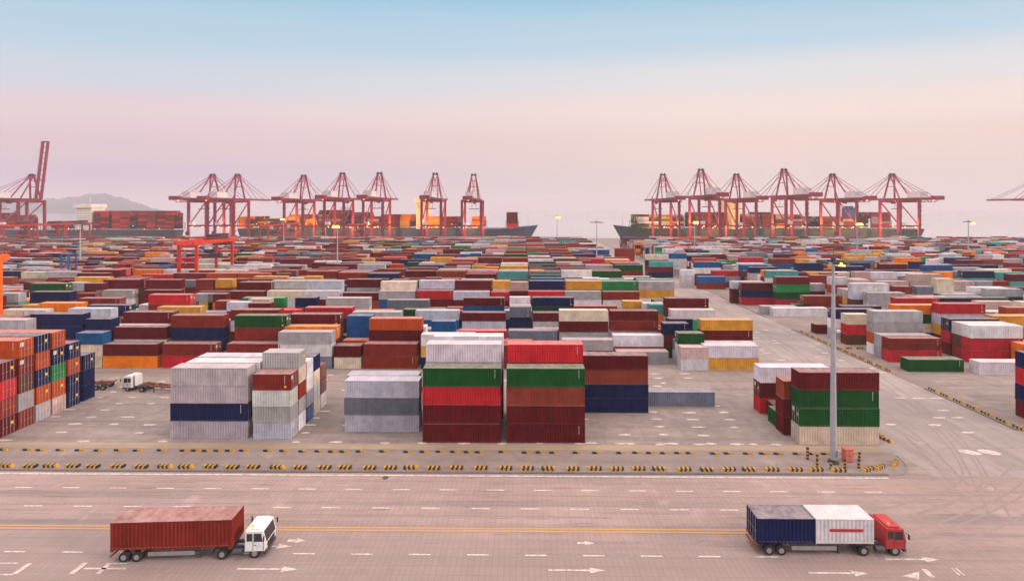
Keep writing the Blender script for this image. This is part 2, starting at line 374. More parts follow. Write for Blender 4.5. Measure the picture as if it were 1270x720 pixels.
for a in ((294,705,6.2),(680,706.5,5.8),(1003,710,6.0),(336,677,2.3),(1098,693,5.6)): qs+=arrow(*a)
qs+=arrow(716,673,1.9,0.3,1.1,0.7)
qs+=arrow(357,670,2.0,0.4,1.1,0.8)
# worn cross-bar letters near the left edge
def bar_px(p0,p1,w):
    a=Vector((X_at(p0[0],Y_at(p0[1],p0[0])), Y_at(p0[1],p0[0]))); c=Vector((X_at(p1[0],Y_at(p1[1],p1[0])), Y_at(p1[1],p1[0])))
    d=(c-a).normalized(); nn=Vector((-d.y,d.x))*w/2
    return [tuple(a+nn),tuple(c+nn),tuple(c-nn),tuple(a-nn)]
qs+=[bar_px((88,711.5),(106,697.5),0.55), bar_px((121,711),(136,698.5),0.5), bar_px((104,704.6),(156,704.6),0.22), bar_px((132,698.2),(157,698.2),0.14),
     bar_px((18,711),(38,698),0.5), bar_px((0,698),(22,698),0.16), bar_px((0,712),(16,712),0.16)]
qs+=[bar_px((1146,705.5),(1157,715.5),0.55), bar_px((1180,704),(1190,713),0.2), bar_px((1185,704),(1196,713),0.2),
     [(X_at(1118,47.6),47.6),(X_at(1140,47.2),47.2),(X_at(1140,48.2),48.2)]]
marking('direction_arrows', M_LINE_WORN, qs, 0.028)
qs=[]
for pxc in (1203,1227):     # two worn ovals on the avenue
    Y=Y_at(560.5,pxc); x=X_at(pxc,Y); qs.append([(x+1.25*math.cos(t*math.pi/8)+ (0.55*math.sin(t*math.pi/8)*-1),Y+0.85*math.sin(t*math.pi/8)) for t in range(16)])
marking('oval_markings', M_LINE_WORN, qs, 0.028)
M_TYRE=worn_paint('tyre_marks',(0.205,0.162,0.152),0.44)
for nd in M_TYRE.node_tree.nodes:
    if nd.type=='MIX': nd.inputs[7].default_value=(0.268,0.21,0.197,1)
tmb=MB(); tz=[0.0075]
def curve_marks(pts, w=0.28):
    P=[Vector((X_at(px,Y_at(py,px)),Y_at(py,px))) for px,py in pts]; out_=[]
    for i in range(len(P)-1):
        for k in range(6):
            t=k/6; p0=P[max(0,i-1)]; p1=P[i]; p2=P[i+1]; p3=P[min(len(P)-1,i+2)]
            out_.append(0.5*((2*p1)+(-p0+p2)*t+(2*p0-5*p1+4*p2-p3)*t*t+(-p0+3*p1-3*p2+p3)*t**3))
    out_.append(P[-1])
    for off in (-0.95,0.95):
        edge=[]
        for i,a in enumerate(out_):
            d=(out_[min(i+1,len(out_)-1)]-out_[max(0,i-1)]).normalized(); nn=Vector((-d.y,d.x)); edge.append((a+nn*(off+w/2),a+nn*(off-w/2)))
        tz[0]+=0.0006
        b=len(tmb.v); z=tz[0]
        tmb.v += [(p.x,p.y,z) for e_ in edge for p in e_]
        for i in range(len(edge)-1): tmb.f.append((b+2*i,b+2*i+1,b+2*i+3,b+2*i+2)); tmb.m.append(0); tmb.c.append(None)
curve_marks([(1010,668),(1100,655),(1180,632),(1240,605),(1269,580)]); curve_marks([(1060,690),(1150,672),(1225,648),(1290,615)])
curve_marks([(1090,640),(1160,622),(1205,598),(1190,560),(1150,520),(1100,485)]); curve_marks([(700,665),(850,664),(1000,662),(1130,655)],0.4)
curve_marks([(640,677),(800,680),(960,684),(1120,688)],0.35); curve_marks([(100,643),(300,644),(520,645),(760,648)],0.3); curve_marks([(140,530),(240,520),(200,500),(130,498)],0.25)
curve_marks([(560,618),(700,620),(860,622),(1000,622)],0.25); curve_marks([(0,619),(160,618),(330,618)],0.3)
curve_marks([(1240,640),(1215,590),(1180,540),(1120,490),(1050,445),(960,400)],0.3); curve_marks([(1190,600),(1130,540),(1060,490),(960,420),(880,375),(800,335)],0.3)
tag(tmb.build('tyre_marks', M_TYRE), kind='structure')
# worn slot corner marks on the yard concrete
qs=[]; rs=random.Random(5)
def slot_marks(x0,x1,y0,y1,p=0.8,dx=6.35):
    y=y0
    while y<y1:
        x=x0+(rs.random()*0.6)
        while x<x1:
            if rs.random()<p:
                cx=x+rs.uniform(-.25,.25); cy=y+rs.uniform(-.15,.15); w=rs.uniform(.75,1.5)
                k=7; off=rs.random()*6
                qs.append([(cx+w*math.cos(off+t*2*math.pi/k)*rs.uniform(.7,1.1), cy+0.34*math.sin(off+t*2*math.pi/k)*rs.uniform(.6,1.2)) for t in range(k)])
            x+=dx
        y+=2.84
slot_marks(-82,-56,74.0,104,0.75); slot_marks(-36,-28,74.0,98,0.6); slot_marks(-28,40,73.9,74.4,0.9,6.1); slot_marks(10,41,74,106,0.85); slot_marks(58,80,78,150,0.35,3.6); slot_marks(-55,35,95,105,0.4)
marking('slot_marks', M_LINE_WORN, qs, 0.030)

# ------------------------------------------------------------------ shipping containers
PAL = {'w':(.56,.53,.555),'g':(.325,.305,.325),'l':(.40,.41,.49),'d':(.13,.14,.175),'r':(.42,.018,.026),'m':(.098,.008,.011),'b':(.180,.021,.015),
       'o':(.66,.17,.008),'n':(.007,.013,.060),'u':(.010,.075,.22),'G':(.006,.062,.014),'e':(.015,.20,.055),'t':(.06,.27,.25),'y':(.52,.25,.035),
       'c':(.58,.49,.38),'p':(.46,.32,.30),'h':(.20,.040,.024),'q':(.36,.010,.045),'k':(.10,.035,.022),'a':(.37,.055,.013)}
NAME = {'w':'white','g':'light grey','l':'pale blue-grey','d':'dark grey','r':'bright red','m':'maroon','b':'brick-red','o':'orange','n':'navy blue','u':'blue',
        'G':'dark green','e':'green','t':'teal','y':'yellow','c':'cream','p':'faded pink','q':'crimson','h':'rust-brown','k':'brown','a':'rust-orange'}
POOL = 'mmmmmmmmbbbbbbbkkwwwggggldnnnnuuorrhaayycGetpqmbbmmbhb'
POOLR = 'mmmmbbbkkwwwwggggglldnnnnuurrhaoyycGettppmbdg'
CW = 2.438
def clen(ft): return 12.192 if ft==40 else 6.058
_meshes = {}
def container_meshes(ft, h):
    key=(ft, round(h,2))
    if key in _meshes: return _meshes[key]
    Lh=clen(ft)/2; Wh=CW/2; H=h-0.012
    b=MB()
    # corner posts, rails
    for sx in (-1,1):
        for sy in (-1,1):
            x0,x1=sorted((sx*Lh, sx*(Lh-0.16))); y0,y1=sorted((sy*Wh, sy*(Wh-0.16)))
            b.box(x0,y0,0,x1,y1,H)
    for sy in (-1,1):
        y0,y1=sorted((sy*(Wh-0.004), sy*(Wh-0.11)))
        b.box(-Lh+0.16,y0,0.02,Lh-0.16,y1,0.17); b.box(-Lh+0.16,y0,H-0.11,Lh-0.16,y1,H-0.012)
    for sx in (-1,1):
        x0,x1=sorted((sx*(Lh-0.004), sx*(Lh-0.11)))
        b.box(x0,-Wh+0.16,0.02,x1,Wh-0.16,0.17); b.box(x0,-Wh+0.16,H-0.14,x1,Wh-0.16,H-0.012)
    # corrugated side walls
    def corrugate(a, bb, axis, at, sgn, z0, z1, per, dep):
        n=max(1,int(round((bb-a)/per))); per=(bb-a)/n; prof=[]
        for i in range(n):
            s=a+i*per
            prof += [(s,0),(s+per*0.27,0),(s+per*0.5,1),(s+per*0.77,1)]
        prof.append((bb,0)); vs=[]
        for s,d in prof:
            q=at-sgn*(0.012+dep*d)
            for z in (z0,z1): vs.append((s,q,z) if axis=='x' else (q,s,z))
        fs=[(2*i,2*i+2,2*i+3,2*i+1) for i in range(len(prof)-1)]
        b.add(vs,fs)
    for sy in (-1,1): corrugate(-Lh+0.16, Lh-0.16, 'x', sy*Wh, sy, 0.17, H-0.11, 0.40, 0.05)
    corrugate(-Wh+0.16, Wh-0.16, 'y', -Lh, -1, 0.17, H-0.14, 0.36, 0.045)
    b.box(Lh-0.10,-Wh+0.16,0.17,Lh-0.07,Wh-0.16,H-0.14)          # behind the doors
    # roof with shallow transverse ribs
    n=int(clen(ft)/0.75); per=(2*Lh-0.22)/n; vs=[]
    for i in range(n+1):
        s=-Lh+0.11+i*per
        pts=[(s,0)] if i==n else [(s,0),(s+per*.35,0),(s+per*.5,1),(s+per*.85,1)]
        for q,d in pts:
            for y in (-Wh+0.10,Wh-0.10): vs.append((q,y,H-0.030+0.016*d))
    b.add(vs,[(2*i,2*i+2,2*i+3,2*i+1) for i in range(len(vs)//2-1)])
    b.box(-Lh+0.11,-Wh+0.11,0.10,Lh-0.11,Wh-0.11,0.13)           # floor
    body=b.mesh('container_body', M_PAINT)
    door=[]
    for sy in (-1,1):
        d=MB(); y0,y1=sorted((sy*0.012, sy*(Wh-0.165)))
        d.box(Lh-0.065,y0,0.175,Lh-0.022,y1,H-0.145)
        for k in range(4):
            zz=0.35+k*(H-0.55)/4; d.box(Lh-0.022,y0+0.12,zz,Lh-0.004,y1-0.12,zz+(H-0.55)/4-0.14)
        door.append(d.mesh('container_door', M_PAINT))
    rods=[]
    for sy in (-1,1):
        for q in (0.28,0.80):
            d=MB(); d.tube((Lh+0.012,sy*q,0.10),(Lh+0.012,sy*q,H-0.07),0.032,n=6); d.box(Lh-0.02,sy*q-0.10,H*0.42,Lh+0.045,sy*q+0.16,H*0.42+0.07)
            rods.append((0 if sy<0 else 1, d.mesh('lock_rod', M_ROD)))
    mk=MB()
    rr_=random.Random(ft)
    for k in range(7): mk.box(Lh-0.95-0.05,-Wh-0.004,H*0.88-k*0.20,Lh-0.95+0.02+0.05*rr_.random(),-Wh+0.05,H*0.88-k*0.20+0.10)
    mk.box(Lh-1.0,-Wh-0.0035,H*0.88-1.21,Lh-0.985,-Wh+0.045,H*0.88+0.09)
    mark=mk.mesh('code_marking', M_MARKW)
    st=MB(); st.box(Lh-1.05,-Wh-0.004,0.42,Lh-0.72,-Wh+0.05,0.75)
    stick=st.mesh('hazard_sticker', M_MARKY)
    ds=MB(); ds.box(Lh-0.005,0.35,H*0.52,Lh+0.004,0.75,H*0.68)
    dstick=ds.mesh('door_placard', M_MARKY)
    dw=MB(); dw.box(Lh-0.005,-0.98,H*0.62,Lh+0.004,-0.42,H*0.86)
    dmark=dw.mesh('door_marking', M_MARKW)
    _meshes[key]=(body,door,rods,mark,stick,dstick,dmark)
    return _meshes[key]

CONT=[]      # dicts: x (centre), y (front face), z, ft, h, c, zone, row, stack, tier, n
STACK_ID=[0]
rc=random.Random(21)
def add_stack(x0, y, ft, n, cols, h=2.72, zone='', row=0, explicit=True, doors=None):
    cols=(cols+''.join(rc.choice(POOL) for _ in range(10)))[:n]     # listed top to bottom
    STACK_ID[0]+=1
    for k in range(n):
        z=h*k; c=cols[n-1-k]
        CONT.append(dict(x=x0+clen(ft)/2, y=y, z=z, ft=ft, h=h, c=c, zone=zone, row=row, stack=STACK_ID[0], tier=k, n=n, doors=doors, seed=rc.random(),
                         explicit=explicit, lo=False))
EXPL=[]       # (px0, px1, Y, y of the lowest visible edge) - keeps filler from standing in front
def S(Y, px, ft, n, cols, h=2.72, zone='', row=0, doors=None, x=None, vis=None):
    x0 = X_at(px, Y) if x is None else x
    add_stack(x0, Y, ft, n, cols, h, zone, row, True, doors)
    v=len(cols) if vis is None else vis
    a=proj(x0, Y, 0)[0]; c=proj(x0+clen(ft), Y, 0)[0]
    zlo=max(0,(n-v))*h+0.3*h
    EXPL.append((a, c, Y, proj(x0+clen(ft)/2, Y, zlo)[1], x0, x0+clen(ft)))

ZL='leftmost columns'; ZA='front block'; ZB='second block'; ZC='third block'; ZD='fourth block'; ZR='right yard'
# left columns, doors to the right
XR=-83.0-12.192
for Y,n,cols,h in ((74.8,4,'mrbm',2.95),(77.6,5,'abkgb',2.93),(80.4,5,'nanag',2.93),(83.2,5,'aneap',2.9),(86.1,4,'nann',2.93),(89.1,3,'nnn',2.88)):
    S(Y,0,40,n,cols,h,ZL,doors='+',x=XR)
S(71.9,0,40,4,'bmrb',2.9,ZL,doors='+',x=XR-0.2)
for i,(n,cols) in enumerate(((4,'amrb'),(4,'bgnm'),(4,'omnb'),(4,'pbwm'))): S(74.8+i*2.8,0,40,n,cols,2.9,ZL,doors='+',x=XR-12.8)
# front block
S(74.9,211.3,40,4,'ggng',2.8,ZA); S(77.75,231,40,4,'wgmb',2.8,ZA,vis=1); S(80.6,245,40,4,'lgmw',2.8,ZA,vis=1)
S(74.9,313.5,20,4,'bwgl',2.56,ZA,doors='+'); S(77.7,0,20,5,'gcbgw',2.56,ZA,doors='+',x=X_at(313.5,74.9)); S(80.5,0,20,4,'wwgu',2.6,ZA,doors='+',x=X_at(313.5,74.9))
S(83.3,0,20,4,'ncwc',2.6,ZA,doors='+',x=X_at(313.5,74.9)); S(86.1,0,20,3,'bbw',2.6,ZA,doors='+',x=X_at(313.5,74.9))
S(77.4,427,40,3,'ldl',2.78,ZA); S(80.3,430,40,3,'lgw',2.75,ZA,vis=1)
S(74.0,524,40,4,'Grmm',2.9,ZA); S(76.85,528,40,5,'wgmbm',2.9,ZA,vis=1); S(79.7,531,40,4,'wmbw',2.8,ZA,vis=1); S(82.5,537,40,5,'wlmbm',2.85,ZA,vis=1)
S(74.0,628,40,4,'Ghmm',2.9,ZA); S(76.85,629.5,40,5,'rmbmw',2.9,ZA,vis=1); S(79.7,630,40,4,'mbgw',2.8,ZA,vis=1); S(82.5,631,40,3,'bmn',2.8,ZA,vis=0)
S(85.0,719,40,4,'mhnn',2.56,ZA); S(87.9,804,40,1,'d',2.65,ZA)
S(74.0,992,40,4,'mGGc',2.78,ZA); S(76.9,972,40,3,'hmm',2.9,ZA); S(79.8,0,40,1,'G',2.6,ZA,x=X_at(992,74.0)-0.6); S(84.8,943,40,3,'wmr',2.76,ZA); S(82.3,0,40,1,'m',2.6,ZA,x=X_at(992,74.0)+0.4)
# second block
for a in ((107.9,94,20,3,'ucc',2.66),(107.9,128,40,2,'mo',2.72),(107.9,201,40,2,'br',2.76),(107.9,281,40,2,'bb',2.8),(107.9,345,40,3,'gwd',2.76),(107.9,414,20,2,'mc',2.6),
          (107.9,451,40,2,'bb',2.82),(107.9,522,40,3,'wyn',2.6),(110.8,353,40,3,'ob',2.95),(113.6,358.5,40,4,'mm',2.76),(110.8,458,40,4,'am',2.68),(113.6,430,20,4,'uu',2.68),
          (110.8,37,40,4,'nn',2.9),(110.8,106,20,4,'nn',2.62),(113.6,36,40,3,'r',2.8),(110.8,141,40,3,'m',2.86),(116.4,153,40,4,'m',2.72),(110.8,212,40,4,'bn',2.84),(110.8,291,40,4,'Gb',2.84),
          (122.1,378,40,4,'r',2.72),(119.3,437,40,4,'g',2.6),(122.1,569,40,2,'r',2.5),(119.3,631,40,2,'d',2.9),(113.6,697,40,2,'g',2.55),(116.4,761,40,2,'wa',2.72),
          (119.3,694,40,4,'cm',2.72),(122.1,757,40,4,'mb',2.55),(116.4,823,20,3,'nmG',2.8),(119.3,829,20,3,'nmG',2.95),(112.0,765,40,1,'g',2.8),
          (107.4,845,20,2,'pw',2.6),(110.3,841,20,3,'Gll',2.52),(113.2,838,20,2,'dl',2.5),(107.9,874,40,2,'wy',2.72),(113.6,870,40,4,'ym',2.48),(110.8,872,40,2,'w',2.6),
          (110.8,-40,40,4,'bo',2.7),(107.9,-34,40,4,'ga',2.72),(113.6,-36,40,3,'a',2.8),(119.3,535,20,3,'um',2.7),(119.3,20,20,3,'e',2.7)):
    S(*a, zone=ZB)
# third block
for a in ((133,573,40,3,'ml',2.42),(141.5,574.5,40,4,'m',2.45),(136,574,40,2,'g',2.4),(133.5,632,20,3,'dnb',2.95),(136.3,632,20,3,'g',2.9),(139.1,632,20,4,'w',2.6),(139,660,40,4,'nG',2.6),(133,661,40,3,'mg',2.42),
          (144,773,20,3,'y',2.8),(139,806,20,3,'to',2.8),(141.5,798,20,3,'w',2.75),(133,832,40,3,'w',2.72),(136,826,40,4,'m',2.7),
          (133,281,20,4,'l',2.5),(133,308,20,4,'m',2.45),(135.9,308,20,4,'p',2.6),(133,195,40,3,'y',2.9),(135.9,184,40,4,'r',2.9),(133,84,40,3,'l',2.72),(135.9,48,40,3,'o',3.05),(138.7,97,40,4,'b',2.5),
          (133,404,40,4,'g',2.82),(136,366,20,4,'n',2.7),(133,460,20,3,'a',2.62),(133,30,20,3,'ww',2.6),(133,2,20,3,'cp',2.6),(136,28,20,3,'y',2.85),(133,140,40,2,'b',2.7),
          (133,345,20,3,'r',2.65),(138.7,300,40,4,'e',2.55),(136,500,40,3,'GG',2.5),(133,515,40,3,'lu',2.6),(139,480,40,4,'d',2.4)):
    S(*a, zone=ZC)
# fourth block
for a in ((160,470,40,3,'gum',2.86),(163,472,40,4,'c',2.82),(160,425,40,3,'m',2.65),(166,430,40,4,'m',2.9),(160,517,40,3,'rm',2.9),(163,520,40,4,'l',2.92),(160,562,40,3,'lm',2.8),(163,565,40,4,'m',2.92),
          (160,609,20,3,'rm',2.75),(163,611,20,4,'y',2.9),(160,632,20,3,'mg',2.9),(163,633,20,4,'p',2.8),(160,655,40,3,'rm',2.85),(163,656,40,4,'n',2.9),(160,701,40,3,'gw',2.85),(163,702,40,4,'y',2.88),
          (160,748,40,3,'bw',2.83),(163,746,40,4,'e',2.86),(163,792,40,4,'gy',2.86),(160,331,40,3,'cw',2.85),(163,336,40,4,'g',2.88),(160,376,40,3,'wm',2.85),(163,380,40,4,'l',2.88),
          (160,283,40,3,'m',2.8),(163,296,40,4,'mG',2.75),(155,258,20,3,'m',2.8),(155,241,20,3,'gy',2.8),(166,243,20,4,'b',2.86),(166,267,20,4,'y',2.86),(163,180,40,4,'m',2.95),(160,178,40,3,'m',2.9),
          (163,128,40,4,'m',2.95),(160,120,40,3,'gw',2.9),(157,36,40,4,'G',2.85),(160,82,20,4,'l',2.8),(160,105,20,4,'m',2.75),(157,95,20,3,'m',2.7)):
    S(*a, zone=ZD)
# right yard
for a in ((107,1127,40,1,'G',2.75),(105.2,1215,40,1,'w',2.8),(113.4,1104,40,2,'br',2.85),(116.3,1093,40,2,'gg',2.85),(119.4,1083.5,40,4,'ggaw',2.7),
          (128,1050,20,3,'crk',2.7),(134,1033,40,3,'nwg',2.75),(139,1012,20,1,'m',2.7),(131,1110,40,4,'oG',2.5),(113.0,1204,40,3,'wrr',2.95),(115.9,1192,40,3,'wkb',2.9),(119,1178,40,3,'nrm',3.0),
          
          (138,1112,40,4,'r',2.65),(128,1165,40,4,'r',2.75),(124,1232,40,3,'yb',2.9),(160,1213,40,2,'p',2.7),
          (161.5,959,40,1,'w',2.75),(164.5,945,40,1,'g',2.75),(161.5,1004,20,1,'w',2.8),(180,920,40,3,'mnr',2.8),(183,908,40,3,'lm',2.8),(168,997,40,2,'bb',2.85),(176,963,40,4,'meG',2.8),(168,983,20,1,'G',2.7),(178,1003,20,3,'g',2.8),
          (190,952,40,4,'tw',2.9),(152,1045,40,2,'n',2.7),(160,1077,40,3,'gg',2.75),(172,1110,20,3,'bw',2.8),(172,1137,20,3,'d',2.8),(165,1165,40,2,'n',2.8),(165,1208,40,2,'G',2.85),
          (215,866,40,2,'ub',2.85),(225,862,40,4,'u',2.8),(220,845,20,3,'www',2.7),(250,806,40,3,'tmn',2.85),(256,801,40,4,'cn',2.9),(262,824,40,4,'uw',2.9),(300,763,40,4,'bb',2.8)):
    S(*a, zone=ZR)
S(82.5,0,40,4,'nrnm',2.85,ZR,x=X_at(1258.5,85.0)); S(79.6,0,40,4,'nrbn',2.85,ZR,x=X_at(1258.5,85.0))
# filler for the rest of the blocks
rf=random.Random(77)
def fill_rows(rows, x_start, x_end, tiers, zone, gap_p=0.04):
    """rows of 40-foot bays between two lane edges, never standing in front of what the photo shows"""
    pool = POOLR if zone==ZR else POOL
    for ri,Y in enumerate(rows):
        x=x_start; sgn=1 if x_end>x_start else -1; run=None; left=0
        while (x_end-x)*sgn>12.3:
            xa = x if sgn>0 else x-12.192
            twenties = rf.random()<0.22
            parts=[(xa,40)] if not twenties else [(xa,20),(xa+6.1,20)]
            for (xb,ft) in parts:
                pa,pb=proj(xb,Y,0)[0],proj(xb+clen(ft),Y,0)[0]
                if pb<-60 or pa>1330: continue
                if any(abs(e[2]-Y)<2.72 and xb<e[5]+0.15 and e[4]<xb+clen(ft)+0.15 for e in EXPL): continue
                if rf.random()<gap_p: continue
                n=rf.choice(tiers)
                hh=rf.choice((2.6,2.72,2.72,2.85))
                while n>0:
                    yt=proj(xb+clen(ft)/2,Y,n*hh)[1]
                    if any(e[2]>Y and e[0]<pb-1 and pa<e[1]-1 and yt<e[3] for e in EXPL): n-=1
                    else: break
                if n<=0: continue
                if left<=0: run=rf.choice(pool); left=rf.choice((0,0,1,2,4))
                cols=''.join(run if rf.random()<0.45 and left>0 else rf.choice(pool) for _ in range(n)); left-=1
                add_stack(xb,Y,ft,n,cols,hh,zone,ri,False)
            x += sgn*12.75
fill_rows([107.9+2.84*i for i in range(6)], 40.6, -170, (2,3,3,4), ZB)
fill_rows([133+2.84*i for i in range(6)], 52.5, -190, (2,3,3,4), ZC)
fill_rows([160+2.84*i for i in range(6)], 53.4, -220, (3,3,4,4), ZD)
ORD=('first','second','third','fourth','fifth','sixth','seventh','eighth','ninth','tenth','eleventh','twelfth')
yb=186.0; bi=4
while yb<425:
    rows=[yb+2.84*i for i in range(6)]
    tl=(3,3,4,4) if yb<330 else (3,4,4,4)
    fill_rows(rows, 53.4, -1.13*yb-30, tl, ORD[min(bi,9)]+' block', 0.02)
    yb+=25.2; bi+=1
for i,y0 in enumerate((107.0,133.0,160.0,186,211,237,262,288,313,338,363,388,413)):
    tl=(1,2,2,3) if y0<140 else ((2,3,3,4) if y0<240 else (3,3,4,4))
    fill_rows([y0+2.84*k for k in range(6)], 87.6 if y0>200 else (101.5 if y0<150 else 99.5), 1.1*y0+60, tl, ZR, 0.04)

# ---- which containers show, and how large (a small painter's pass over the boxes)
def visible_sizes():
    w,h_=1016,576; k=w/W0; buf=np.full((h_,w),-1,np.int32)
    def poly(pts,i):
        xs=[p[0]*k for p in pts]; ys=[p[1]*k for p in pts]
        x0,x1=max(0,int(min(xs))),min(w-1,int(max(xs))+1); y0,y1=max(0,int(min(ys))),min(h_-1,int(max(ys))+1)
        if x1<x0 or y1<y0: return
        gx,gy=np.meshgrid(np.arange(x0,x1+1)+.5,np.arange(y0,y1+1)+.5); ok=None; area=0
        n=len(pts)
        for j in range(n): area+=xs[j]*ys[(j+1)%n]-xs[(j+1)%n]*ys[j]
        sg=1 if area>0 else -1; ok=np.ones(gx.shape,bool)
        for j in range(n):
            ax,ay,bx,by=xs[j],ys[j],xs[(j+1)%n],ys[(j+1)%n]
            ok&=((bx-ax)*(gy-ay)-(by-ay)*(gx-ax))*sg>=0
        sub=buf[y0:y1+1,x0:x1+1]; sub[ok]=i
    order=sorted(range(len(CONT)), key=lambda i:(-CONT[i]['y'], -abs(CONT[i]['x']), CONT[i]['z']))
    for i in order:
        c=CONT[i]; x0=c['x']-clen(c['ft'])/2; x1=x0+clen(c['ft']); y0=c['y']; y1=y0+CW; z0=c['z']; z1=z0+c['h']
        if y0<20: continue
        P=lambda x,y,z: proj(x,y,z)
        if z1<HC: poly([P(x0,y0,z1),P(x1,y0,z1),P(x1,y1,z1),P(x0,y1,z1)],i)
        if x1<0: poly([P(x1,y0,z0),P(x1,y1,z0),P(x1,y1,z1),P(x1,y0,z1)],i)
        if x0>0: poly([P(x0,y0,z0),P(x0,y1,z0),P(x0,y1,z1),P(x0,y0,z1)],i)
        poly([P(x0,y0,z0),P(x1,y0,z0),P(x1,y0,z1),P(x0,y0,z1)],i)
    ids,cnt=np.unique(buf,return_counts=True); size=dict(zip(ids.tolist(),cnt.tolist())); size.pop(-1,None)
    return size
SIZE=visible_sizes()
ranked=sorted(SIZE, key=lambda i:-SIZE[i])[:296]
chosen=set(ranked)

# ---- labels that single each one out
def stack_top(i):
    return max((c for c in CONT if c['stack']==CONT[i]['stack']), key=lambda c:c['tier'])
bystack={}
for i,c in enumerate(CONT): bystack.setdefault(c['stack'],[]).append(i)
def nm(c): return NAME[c['c']]
def neighbours(i):
    """the nearest visible top container to the left in the picture at about the same distance"""
    c=CONT[i]; best=None
    for s,idx in bystack.items():
        if s==c['stack']: continue
        t=CONT[idx[-1]]
        if abs(t['y']-c['y'])<1.2 and t['x']<c['x'] and c['x']-t['x']<16 and idx[-1] in SIZE:
            if best is None or t['x']>best['x']: best=t
    return best
def describe(i):
    c=CONT[i]; st=bystack[c['stack']]; ab=[CONT[j] for j in st if CONT[j]['tier']==c['tier']+1]; be=[CONT[j] for j in st if CONT[j]['tier']==c['tier']-1]
    size='long' if c['ft']==40 else 'short'
    seen_be=[j for j in st if CONT[j]['tier']==c['tier']-1 and SIZE.get(j,0)>25]
    if c['n']==1: v='standing alone'
    elif not ab: v=f'topping a {nm(be[0])} one' if seen_be else 'topping its stack'
    elif not seen_be and c['tier']>0: v=f'under a {nm(ab[0])} one'
    elif not be: v=f'lowest under a {nm(ab[0])} one'
    elif nm(ab[0])==nm(be[0]): v=f'between {nm(ab[0])} ones'
    else: v=f'between {nm(ab[0])} and {nm(be[0])} ones'
    z='in the '+c['zone']
    nb=neighbours(i); nbt=f', right of {nm(nb)}-topped stack' if nb else ''
    base=f'{size} {nm(c)} container {v}'
    return [f'{base}{nbt} {z}' if nb and len((base+nbt+z).split())<=15 else f'{base} {z}', base, v, z]
def fix(s): return ' '.join(s.replace(' a orange',' an orange').split()[:16])
keys={}
for i in ranked:
    d=describe(i); keys.setdefault(fix(d[0]),[]).append(i)
LABEL={}
for k,idx in keys.items():
    if len(idx)==1: LABEL[idx[0]]=k; continue
    # separate look-alikes by what stands behind / in front, then by order from the left
    idx=sorted(idx, key=lambda i: proj(CONT[i]['x'],CONT[i]['y'],CONT[i]['z'])[0])
    for r,i in enumerate(idx):
        c=CONT[i]; size='long' if c['ft']==40 else 'short'; d=describe(i)
        if len(idx)==2: o=('left','right')[r]+' one of two'
        elif r==0: o='leftmost of'
        elif r==len(idx)-1: o='rightmost of'
        else: o=(ORD[r] if r<len(ORD) else 'further')+' from left of'
        t=f"{o} {size} {nm(c)} containers {d[2].replace('its stack','stacks')}, {c['zone']}"
        LABEL[i]=fix(t)
# a last pass over any that still coincide
for _ in range(4):
    cnt={}
    for i,l in LABEL.items(): cnt.setdefault(l,[]).append(i)
    for l,idx in cnt.items():
        if len(idx)<2: continue
        idx=sorted(idx, key=lambda i: proj(CONT[i]['x'],CONT[i]['y'],CONT[i]['z'])[1])
        for r,i in enumerate(idx):
            w=['farthest','nearest'][0 if r==0 else 1] if len(idx)==2 else (['farthest']+[ORD[q]+' farthest' for q in range(1,11)])[min(r,10)]
            LABEL[i]=fix(w+' '+l)

def build_container(i, c, label, rich):
    body,door,rods,mark,stick,dstick,dmark = container_meshes(c['ft'], c['h'])
    side = c['doors'] or ('+' if c['seed']<0.5 else '-')
    rz = 0.0 if side=='+' else math.pi
    q_=random.Random(int(c['seed']*9e5)+1)
    e=empty('shipping_container', (c['x']+q_.uniform(-.05,.05), c['y']+CW/2+q_.uniform(-.045,.045), c['z']), rz+q_.uniform(-.0035,.0035))
    tag(e, label, 'container', 'stacked shipping containers in the yard')
    r_=random.Random(int(c['seed']*1e6)); v=r_.uniform(0.86,1.14); col=PAL[c['c']]
    colour=(min(1,col[0]*v*r_.uniform(.95,1.05)),min(1,col[1]*v*r_.uniform(.95,1.05)),min(1,col[2]*v*r_.uniform(.95,1.05)),1)
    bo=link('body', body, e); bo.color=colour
    door_seen = (side=='+' and c['x']<-8) or (side=='-' and c['x']>8)
    if rich and door_seen:
        ds=[]
        for q in door:
            d=link('door', q, e); d.color=colour; ds.append(d)
        for k,q in rods: link('lock_rod', q, ds[k])
        if r_.random()<0.6: link('placard', dstick, ds[1])
        if r_.random()<0.5: link('marking', dmark, ds[0])
    else:
        for q in door:
            d=link('door', q, e); d.color=colour
    if rich and side=='+' and r_.random()<0.8 and c['c'] not in 'wlgc':
        link('marking', mark, e)
        if r_.random()<0.45: link('sticker', stick, e)
    return e
for i in ranked: build_container(i, CONT[i], LABEL[i], SIZE[i]>230)

# the rest of the yard reads as one mass
b=MB()
r2=random.Random(3)
for i,c in enumerate(CONT):
    if i in chosen: continue
    x0=c['x']-clen(c['ft'])/2; col=PAL[c['c']]; v=r2.uniform(.8,1.2)
    colour=(min(1,col[0]*v),min(1,col[1]*v),min(1,col[2]*v),1.0)
    x1=x0+clen(c['ft']); y0,y1=c['y'],c['y']+CW; z0,z1=c['z']+0.03,c['z']+c['h']-0.03
    b.box(x0,y0,z0,x1,y1,z1,0,colour)
    if c['y']<260 and c['x']<0 and c['seed']<0.6:      # door bars on the end that faces the avenue
        for q in (-0.8,-0.28,0.28,0.8): b.box(x1-0.01,c['y']+CW/2+q-0.04,z0+0.1,x1+0.03,c['y']+CW/2+q+0.04,z1-0.1,0,(0.4,0.38,0.38,1))
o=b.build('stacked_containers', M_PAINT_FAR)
tag(o,'mass of stacked red, grey, blue and orange containers filling the distant yard','containers',kind='stuff')

